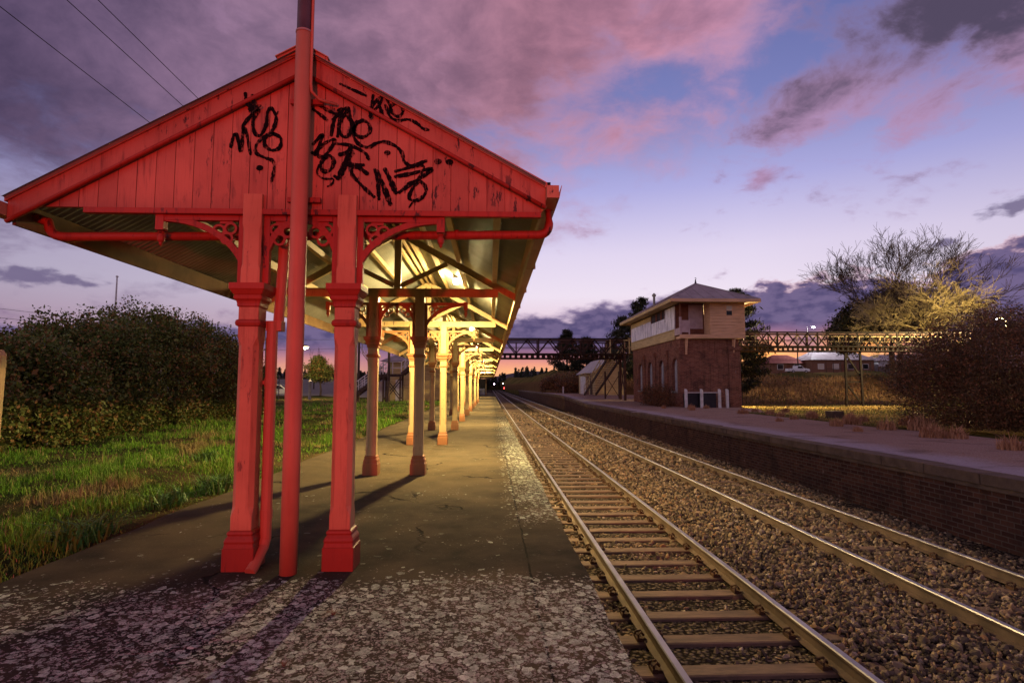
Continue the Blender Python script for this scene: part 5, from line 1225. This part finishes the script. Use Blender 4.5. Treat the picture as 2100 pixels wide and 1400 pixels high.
def street_lamp(x, y, z, h, arm, mat, label, power, colr, head=.18, soft=.25, spot=None):
    t = thing('street_lamp', label, 'street lamp', (x, y, z), 'street lamps'); b = MB(); b.tube([(x, y, z - .1), (x, y, z + h)], [.09, .06], 8); b.build('post', M['concrete'], t)
    b = MB(); b.tube([(x, y, z + h - .05), (x + arm * .5, y, z + h + .25), (x + arm, y, z + h + .3)], .035, 6); b.build('arm', M['concrete'], t)
    b = MB(); b.lathe(x + arm, y, [(head * .9, z + h + .16), (head, z + h + .25), (head * .5, z + h + .38)], 10); b.build('hood', M['pole_dark'], t)
    b = MB(); b.lathe(x + arm, y, [(head * .1, z + h - .06), (head * .7, z + h + .0), (head * .85, z + h + .155)], 10); b.build('bulb', M[mat], t)
    if power:
        L = bpy.data.lights.new('street_light', 'POINT'); L.energy = power; L.color = colr; L.shadow_soft_size = soft; o = bpy.data.objects.new('street_light', L); o.location = (x + arm, y - .05, z + h - .3); col.objects.link(o)
street_lamp(-20.9, 62, .1, 5.4, .9, 'lamp_warm', 'warm glowing street lamp between the mast and the post', 2600, (1, .72, .32), .40)
street_lamp(77, 135, 4.4, 11.4, 1.6, 'lamp_cool', 'cool white street lamp above the houses', 4500, (.9, .92, 1), .42)
street_lamp(49.0, 52.0, -.6, 8.3, -1.0, 'lamp_cool', 'bright lamp half hidden behind the dark shrub top', 8500, (1, .74, .28), .22)
L = bpy.data.lights.new('added_beam', 'SPOT'); L.energy = 50000; L.color = (1, .72, .32); L.spot_size = R(70); L.spot_blend = .6; L.shadow_soft_size = .2  # extra spot added at this lamp to brighten the bank and field
o = bpy.data.objects.new('added_beam', L); o.location = (47.9, 51.8, 7.35); o.rotation_euler = (Vector((27, 58, 0)) - Vector((47.9, 51.8, 7.4))).to_track_quat('-Z', 'Y').to_euler(); col.objects.link(o)
street_lamp(18.6, 53.4, .2, 4.6, .4, 'lamp_warm', 'added warm floodlight post for the field, hidden behind the brick signal box', 0, (1, .72, .30), .2)  # unseen post, added to carry the field light
L = bpy.data.lights.new('added_flood', 'SPOT'); L.energy = 46000; L.color = (1, .66, .27); L.spot_size = R(120); L.spot_blend = .5; L.shadow_soft_size = .15  # added spot that brightens the field from behind the signal box
o = bpy.data.objects.new('added_flood', L); o.location = (19.0, 53.2, 4.65); o.rotation_euler = (Vector((27, 38, -.5)) - Vector((19.0, 53.2, 4.65))).to_track_quat('-Z', 'Y').to_euler(); col.objects.link(o)
for k, (x, y, z, lb) in enumerate(((2.1, 330, 3.0, 'small violet yard lamp past the awning end'), (7.2, 330, 3.4, 'second small violet yard lamp past the awning end'), (19.5, 300, 1.8, 'small yard lamp near the platform end'))):
    t = thing('yard_lamp', lb, 'lamp', (x, y, -.9), 'small lamps far down the line'); b = MB(); b.tube([(x, y, -1), (x, y, z - .2)], .09, 6); b.build('post', M['pole_dark'], t); b = MB(); b.lathe(x, y, [(.12, z - .2), (.22, z), (.12, z + .2)], 8); b.build('bulb', M['lamp_violet'], t)
t = thing('rail_signal', 'tiny red rail signal glowing far down the line', 'signal', (7.6, 320, -.9)); b = MB(); b.tube([(7.6, 320, -1), (7.6, 320, 2.1)], .09, 6); b.build('post', M['pole_dark'], t); b = MB(); b.lathe(7.6, 319.8, [(.15, .45), (.3, .7), (.15, .95)], 8); b.build('light', M['lamp_red'], t)
# signal standing behind the camera, its red light falls on the gable
SX, SY, SZ = -1.22, -9.5, 1.45
t = thing('rail_signal', 'red platform signal facing the graffiti gable', 'signal', (SX, SY, 0)); b = MB(); b.tube([(SX, SY - .2, 0), (SX, SY - .2, SZ + .5)], .06, 8); b.build('post', M['pole_dark'], t); b = MB(); b.box(SX - .16, SX + .16, SY - .14, SY - .02, SZ - .3, SZ + .3); b.build('head', M['pole_dark'], t); b = MB(); b.tube([(SX, SY - .02, SZ), (SX, SY + .0, SZ)], .11, 16); b.build('lens', M['lamp_red'], t)
L = bpy.data.lights.new('signal_light', 'SPOT'); L.energy = 4100; L.color = (1, .032, .025); L.spot_size = R(40); L.spot_blend = .7; L.shadow_soft_size = .14
o = bpy.data.objects.new('signal_light', L); o.location = (SX, SY + .08, SZ); o.rotation_euler = (R(90 + 4), 0, R(0)); col.objects.link(o)
# ------------------------------------------------------------------ small things on the left
t = thing('fence_post', 'cream fence post with cut rail ends at the frame edge', 'post', (-5.06, 6, 0))
b = MB(); b.prism([(-5.16, -.1), (-5.02, -.1), (-4.995, 1.70), (-5.03, 1.76), (-5.13, 1.76)], 'y', 5.93, 6.07); b.build('post', M['cream'], t, bevel=.006)
for z, x1 in ((1.62, -4.925), (1.20, -4.955)):
    b = MB(); b.box(-5.2, x1, 5.88, 5.925, z - .055, z + .055); o = b.build('rail_end', M['cream'], t, bevel=.004)
    b = MB(); b.box(-5.19, x1 - .014, 5.876, 5.879, z - .04, z + .04); b.build('rail_recess', M['dark_wood'], o)
t = thing('wire_fence', 'thin pipe rail fence standing in front of the low hedge', 'fence', (-10, 12.5, 0))
b = MB(); b.tube([(-10.9, 11.4, 1.06), (-10.7, 14.3, 1.07)], .013, 6); b.build('top_rail', M['concrete'], t)
for x, y in ((-10.75, 13.35), (-10.7, 14.3), (-10.9, 11.4)): b = MB(); b.tube([(x, y, -.1), (x, y, 1.05)], .02, 6); b.build('post', M['concrete'], t)
for x, y, lb in ((-21.0, 62.5, 'short yellow bollard beside the road entrance'), (-16.2, 62, 'short yellow bollard near the right red post')):
    t = thing('bollard', lb, 'bollard', (x, y, zr(x, y)), 'yellow bollards'); z = zr(x, y); b = MB(); b.tube([(x, y, z - .1), (x, y, z + 1.15)], .11, 10); b.build('post', M['yellow'], t); b = MB(); b.tube([(x, y, z + .85), (x, y, z + 1.0)], .115, 10); b.build('band', M['white_paint'], t)
for x, y, h, lb in ((-19.2, 61.5, 1.9, 'pale concrete gate post by the small tree'), (-15.6, 62, 2.4, 'white gate post close to the right red post')):
    z = zr(x, y); t = thing('gate_post', lb, 'post', (x, y, z), 'gate posts'); b = MB(); b.lathe(x, y, [(.16, z - .1), (.15, z + h), (.19, z + h + .02), (.19, z + h + .08), (.02, z + h + .2)], 10); b.build('post', M['concrete'], t)
t = thing('wire_fence', 'mesh fence frame along the station road', 'fence', (-24, 60, 0)); b = MB()
for x in (-27.6, -25.5, -23.4, -21.9): b.tube([(x, 60, -.1), (x, 60, 2.6)], .05, 6)
b.tube([(-27.6, 60, 2.6), (-21.9, 60, 2.6)], .035, 6); b.build('frame', M['pole_dark'], t)
t = thing('road_sign', 'small white road sign before the leafy tree', 'sign', (-21.6, 62.4, 0)); b = MB(); b.tube([(-21.6, 62.4, 0), (-21.6, 62.4, 2.9)], .03, 6); b.build('post', M['concrete'], t); b = MB(); b.box(-21.9, -21.4, 62.35, 62.38, 2.5, 2.85); b.build('plate', M['white_paint'], t)
b = MB(); b.box(9.45 + 8.2, 18.25, 28.9, 29.6, -.35, .12); tag(b.build('concrete_block', M['dark_wood'], loc=(18, 29.2, -.3), bevel=.02), 'small dark block lying at the edge of the dry grass', 'block')
b = MB(); b.box(9.9, 10.05, 78, 78.15, .4, 1.4); tag(b.build('marker_post', M['white_paint'], loc=(10, 78, .4), bevel=.01), 'short white marker post on the gravel platform before the bushes', 'post')
# road on the left
xs = np.linspace(-60, -12, 40); ys2 = np.linspace(70, 150, 40); gx, gy = np.meshgrid(xs, ys2); gx = gx + (gy - 70) * -.05
v = np.stack([gx, gy, hgt(gx, gy) + .05], -1).reshape(-1, 3); i = (np.arange(39)[:, None] * 40 + np.arange(39)[None]).reshape(-1)
structure(np_obj('road', v, np.stack([i, i + 1, i + 41, i + 40], 1), M['road'], smooth=True))
# ------------------------------------------------------------------ distance
def ridge(name, y, prof, depth, mat):
    xs = np.array([p[0] for p in prof], float); zs = np.array([p[1] for p in prof], float)
    X = np.linspace(xs[0], xs[-1], 220); Z = np.interp(X, xs, zs) + 2.2 * val(X, X * 0, 60, 5) + 1.2 * val(X, X * 0, 14, 6)
    rows = [(0, -1.0), (.35, .45), (.7, .9), (1, 1), (1.5, .8)]
    v = np.concatenate([np.stack([X, np.full_like(X, y + depth * a), (Z * s if s > 0 else np.full_like(X, -5))], 1) for a, s in rows]); n = len(X); f = []
    for r in range(len(rows) - 1): k = np.arange(n - 1) + r * n; f.append(np.stack([k, k + 1, k + 1 + n, k + n], 1))
    structure(np_obj(name, v, np.concatenate(f), mat, smooth=True))
ridge('hills', 1900, [(-3500, 40), (-2200, 52), (-1300, 60), (-1000, 58), (-700, 66), (-500, 50), (-250, 30), (-100, 28), (0, 40), (80, 62), (160, 74), (230, 70), (320, 55), (600, 50), (900, 60), (1500, 75), (2600, 90), (3600, 80)], 700, M['hill'])
# far wood: one mass of small conifers
P = []; bb = MB()
for k in range(420):
    x = random.uniform(-230, 330); y = random.uniform(380, 560) + abs(x) * .15
    z = zr(x, y)
    if -4 < x < 9: y = random.uniform(462, 560); z = 2.0
    h = random.uniform(5, 11) * (1 if x > -5 else .8); w_ = h * random.uniform(.22, .38)
    m_ = 120; u = rng.uniform(0, 1, m_); a = rng.uniform(0, 2 * PI, m_); r_ = w_ * (1 - u) ** .7 * rng.uniform(.3, 1, m_) + .1
    P.append(np.stack([x + r_ * np.cos(a), y + r_ * np.sin(a), z + h * u], 1))
v, f = leaf_quads(np.concatenate(P), .85, asp=.5); tag(np_obj('far_wood', v, f, M['leaf_pine']), 'dark wood of small trees below the distant hill', 'wood', kind='stuff')
P = []
for k in range(90):
    x = random.uniform(18, 60); y = 64 + random.random() * 11; z = zr(x, y)
    P.append(np.array((x, y, z + .3)) + rng.normal(size=(70, 3)) * np.array((.8, .5, .35)))
for k in range(110):
    x = random.uniform(60, 160); y = 150 + random.random() * 40; P.append(np.array((x, y, 7)) + rng.normal(size=(80, 3)) * np.array((2.4, 2, 1.6)))
for k in range(80):
    x = random.uniform(9.5, 20); y = 84 + random.random() * 24; P.append(np.array((x, y, zr(x, y) + .2)) + rng.normal(size=(60, 3)) * np.array((.7, .8, .3)))
v, f = leaf_quads(np.concatenate(P), .14, asp=.3); tag(np_obj('scrub', v, f, M['leaf_bush']), 'low brown scrub on the bank and behind the houses', 'scrub', kind='stuff')

# ------------------------------------------------------------------ sky
wd = bpy.data.worlds.new('World'); sc.world = wd; wd.use_nodes = True
g = G(wd.node_tree); bg = g.n['Background']
d = X(g, g.n.new('ShaderNodeTexCoord').outputs['Generated']); d = g.vm('NORMALIZE', d)
dx, dy, dz = g.sep(d)
az = g.m('ARCTAN2', dx, dy) * 57.29578; el = g.m('ARCSINE', dz) * 57.29578
def lut_az(pts): return g.lut(g.m('MINIMUM', g.m('MAXIMUM', az, pts[0][0]), pts[-1][0]), [(p, v / 40.0) for p, v in pts]) * 40.0
elc = g.m('MINIMUM', g.m('MAXIMUM', el, 0.0), 60.0)
clear = g.lut(elc, [(0, (.80, .36, .26)), (2.5, (.78, .40, .36)), (5, (.74, .52, .60)), (9, (.80, .70, .82)), (13, (.70, .62, .80)), (19, (.40, .39, .70)), (26, (.185, .205, .465)), (33, (.13, .15, .37)), (60, (.05, .08, .26))])
dim = lut_az([(-180, 22), (-140, 34), (-105, 72), (-75, 55), (-45, 19), (-22, 26), (-6, 36), (4, 40), (25, 40), (46, 34), (90, 28), (120, 26), (180, 25)]) / 40.0
clear = g.mix(1.0, clear, g.comb(dim, dim * 1.0, g.m('POWER', dim, .8)), 'MULTIPLY')
pv = g.comb(dx / (dz + .30), dy / (dz + .30), 0.0)
wv = g.vm('ADD', pv, g.stretch(g.comb(g.noise(pv, 1.6, 4) - .5, g.noise(g.vm('ADD', pv, (3.1, 7.7, 0.0)), 1.6, 4) - .5, 0.0), (.25, .25, 0)))
n1 = g.noise(wv, 3.3, 10, .60); n2 = g.noise(wv, 2.0, 9, .62); n3 = g.noise(wv, 9.0, 8, .62)
# A: big mauve deck over the left and centre
bA = lut_az([(-180, 22), (-110, 20), (-60, 9), (-45, 10), (-30, 10), (-18, 13), (-4, 15.5), (5, 18), (10, 19.5), (15, 21), (20, 23), (24, 27), (28, 33), (31, 39), (60, 39), (180, 22)])
fA = (el - bA) / 5.0
hole = g.m('EXPONENT', 0.0 - (g.m('POWER', (az - 18.5) / 4.5, 2.0) + g.m('POWER', (el - 28.3) / 1.9, 2.0)))
dA = g.smooth(fA * .50 + (n1 - .5) * 4.2 + (n3 - .5) * 1.0 - hole * .9, -.35, 1.15)
baseA = g.lut(az, [(-180, (.34, .19, .22)), (-130, (.42, .30, .40)), (-90, (.50, .42, .60)), (-60, (.07, .05, .11)), (-44, (.085, .058, .12)), (-34, (.155, .10, .18)), (-22, (.25, .15, .24)), (-8, (.31, .165, .25)), (4, (.34, .16, .23)), (14, (.46, .21, .30)), (24, (.50, .24, .36)), (60, (.4, .22, .36)), (120, (.50, .30, .38)), (180, (.34, .19, .22))])
shade = g.smooth(n2 * .62 + n3 * .38, .36, .64, .62, 1.30)
cA = g.mix(1.0, baseA, g.comb(shade, g.m('POWER', shade, .9), g.m('POWER', shade, .75)), 'MULTIPLY')
lowA = g.smooth(el, 17, 9) * g.smooth(az, -8, -20)
cA = g.mix(lowA * .7, cA, g.mix(g.smooth(n1, .42, .58), (.40, .30, .46), (.17, .125, .24)))
edge = dA * (1.0 - dA) * 4.0
cA = g.mix(edge * .45 * g.smooth(az, -20, 10), cA, (.62, .34, .50))
# B: dark cloud upper right
def ell(ca, ce, sa, se, rot=0.0):
    u, w = az - ca, el - ce; c_, s_ = math.cos(rot), math.sin(rot)
    return g.m('EXPONENT', 0.0 - (g.m('POWER', (u * c_ + w * s_) / sa, 2.0) + g.m('POWER', (w * c_ - u * s_) / se, 2.0)))
core = ell(43, 28.5, 10.5, 4.9, .10); neck = ell(30.5, 24.0, 6.0, 2.5, .38); fr_ = ell(36, 22.4, 9, 3.0, .05); puff = ell(26.3, 18.8, 1.5, .9, .5); bit = ell(37.5, 20.0, 4.5, 1.3, .2); r2 = ell(46, 23.5, 2.0, 2.5)
sB = core * 1.25 + neck * 1.0 + fr_ * .62 + puff * .62 + bit * .5 + r2 * .5
dB = g.smooth(sB + (n1 - .5) * 3.0 + (n3 - .5) * 1.6, .26, 1.05)
cB = g.mix(g.smooth(core * 1.15 + neck * .58 + (n1 - .5) * 2.4 + (n3 - .5) * 1.4, .08, 1.0), (.42, .25, .42), (.078, .058, .10))
# D: banks along the horizon
hz = g.comb(az * .075, el * .16, 1.7); hw = g.noise(hz, 3.2, 7, .55); hw2 = g.noise(hz, 9.0, 5, .5)
top = .5 + lut_az([(-180, 0), (-75, 0), (-58, 4.2), (-45, 4.4), (-36, 4.0), (-30, 5.2), (-26, 4.4), (-20, 5.0), (-8, 5.6), (0, 6.2), (6, 6.7), (12, 7.3), (19, 8.3), (23, 7.2), (26, 8.4), (29, 9.3), (31, 9.9), (33, 9.2), (35.5, 9.0), (38, 7.2), (41, 9.5), (44, 10.6), (48, 10.4), (60, 8), (90, 2), (180, 0)])
topn = top + .4 + (hw - .5) * (g.smooth(az, 20, 27) * 5.0 + 3.2) + (hw2 - .5) * 1.0
dD = g.smooth(topn - el, -.12, .75)
depthD = topn - el
bodyD = g.mix(g.smooth(hw2 + hw * .4, .52, .82), (.085, .068, .165), (.16, .12, .24))
litD = g.mix(g.smooth(az, 22, 30), (.36, .26, .42), (.66, .37, .42))
cD = g.mix(g.smooth(depthD, .9, .05), bodyD, litD)
elg = g.m('MAXIMUM', elc - g.smooth(g.m('ABSOLUTE', az - 29.5), 9, 4) * 1.7, 0.0)
low = g.lut(elg, [(0, (.95, .40, .14)), (1.3, (1.0, .47, .20)), (2.4, (.80, .31, .23)), (3.6, (.36, .16, .26)), (5.2, (.20, .12, .26)), (60, (.2, .12, .26))])
lowS = g.lut(elc, [(0, (.52, .21, .22)), (2.4, (.40, .19, .25)), (4.2, (.22, .135, .26)), (60, (.2, .12, .26))])
glow = g.m('MAXIMUM', g.m('MAXIMUM', g.smooth(g.m('ABSOLUTE', az - 4.5), 15, 3), g.smooth(g.m('ABSOLUTE', az - 26), 4.5, 1)), g.m('MAXIMUM', g.smooth(g.m('ABSOLUTE', az - 34.5), 5, 1), g.smooth(g.m('ABSOLUTE', az + 18), 9, 2) * .7))
glow = glow * g.smooth(hw, .30, .55, .6, 1.0)
lowc = g.mix(glow, lowS, low)
cD = g.mix(g.smooth(elg + (hw - .5) * 2.2, 4.6, 2.5), cD, lowc)
# D2: stray low wisps
sk = g.mix(dA, clear, cA); sk = g.mix(dB * .96, sk, cB)
wis = ell(-28, 5.3, 4.5, .8) + ell(-20.5, 5.6, 2, .6) + ell(-38, 8.5, 5, .9) + ell(43, 13.0, 3.4, .9, .15) + ell(40, 11.6, 1.6, .6)
dW = g.smooth(wis + (hw - .5) * 3.2 + (hw2 - .5) * 1.2, .45, 1.0) * g.smooth(wis, .08, .35)
cD = g.mix(g.clamp((ell(25.6, 2.9, 1.5, 1.0) + ell(34.3, 4.0, 3.0, .8) + ell(30, 2.6, 3, .7) * .5) * 1.1), cD, (1.5, .58, .16))
sk = g.mix(dW * .85, sk, (.14, .11, .215)); sk = g.mix(dD, sk, cD)
sk = g.mix(g.smooth(el, 38, 62) * .6, sk, (.02, .018, .035)); sk = g.mix(g.smooth(el, 0, -4), sk, (.03, .022, .024))
g.l.new(sk.o, bg.inputs['Color']); bg.inputs['Strength'].default_value = 1.0
# last light of the sun, already down behind the hills
S = bpy.data.lights.new('sun', 'SUN'); S.energy = .06; S.angle = R(10); S.color = (1, .55, .38)
so = bpy.data.objects.new('sun', S); so.rotation_euler = (R(90 - 1.5), 0, R(-4.5 + 180)); so.location = (0, 0, 40); col.objects.link(so)

# ------------------------------------------------------------------ view
sc.view_settings.view_transform = 'Standard'; sc.view_settings.look = 'None'; sc.view_settings.gamma = 1; sc.view_settings.exposure = 0.12
sc.cycles.use_denoising = True; sc.cycles.max_bounces = 6; sc.cycles.diffuse_bounces = 3; sc.cycles.sample_clamp_indirect = 6
try: sc.cycles.denoising_input_passes = 'RGB_ALBEDO_NORMAL'
except Exception: pass
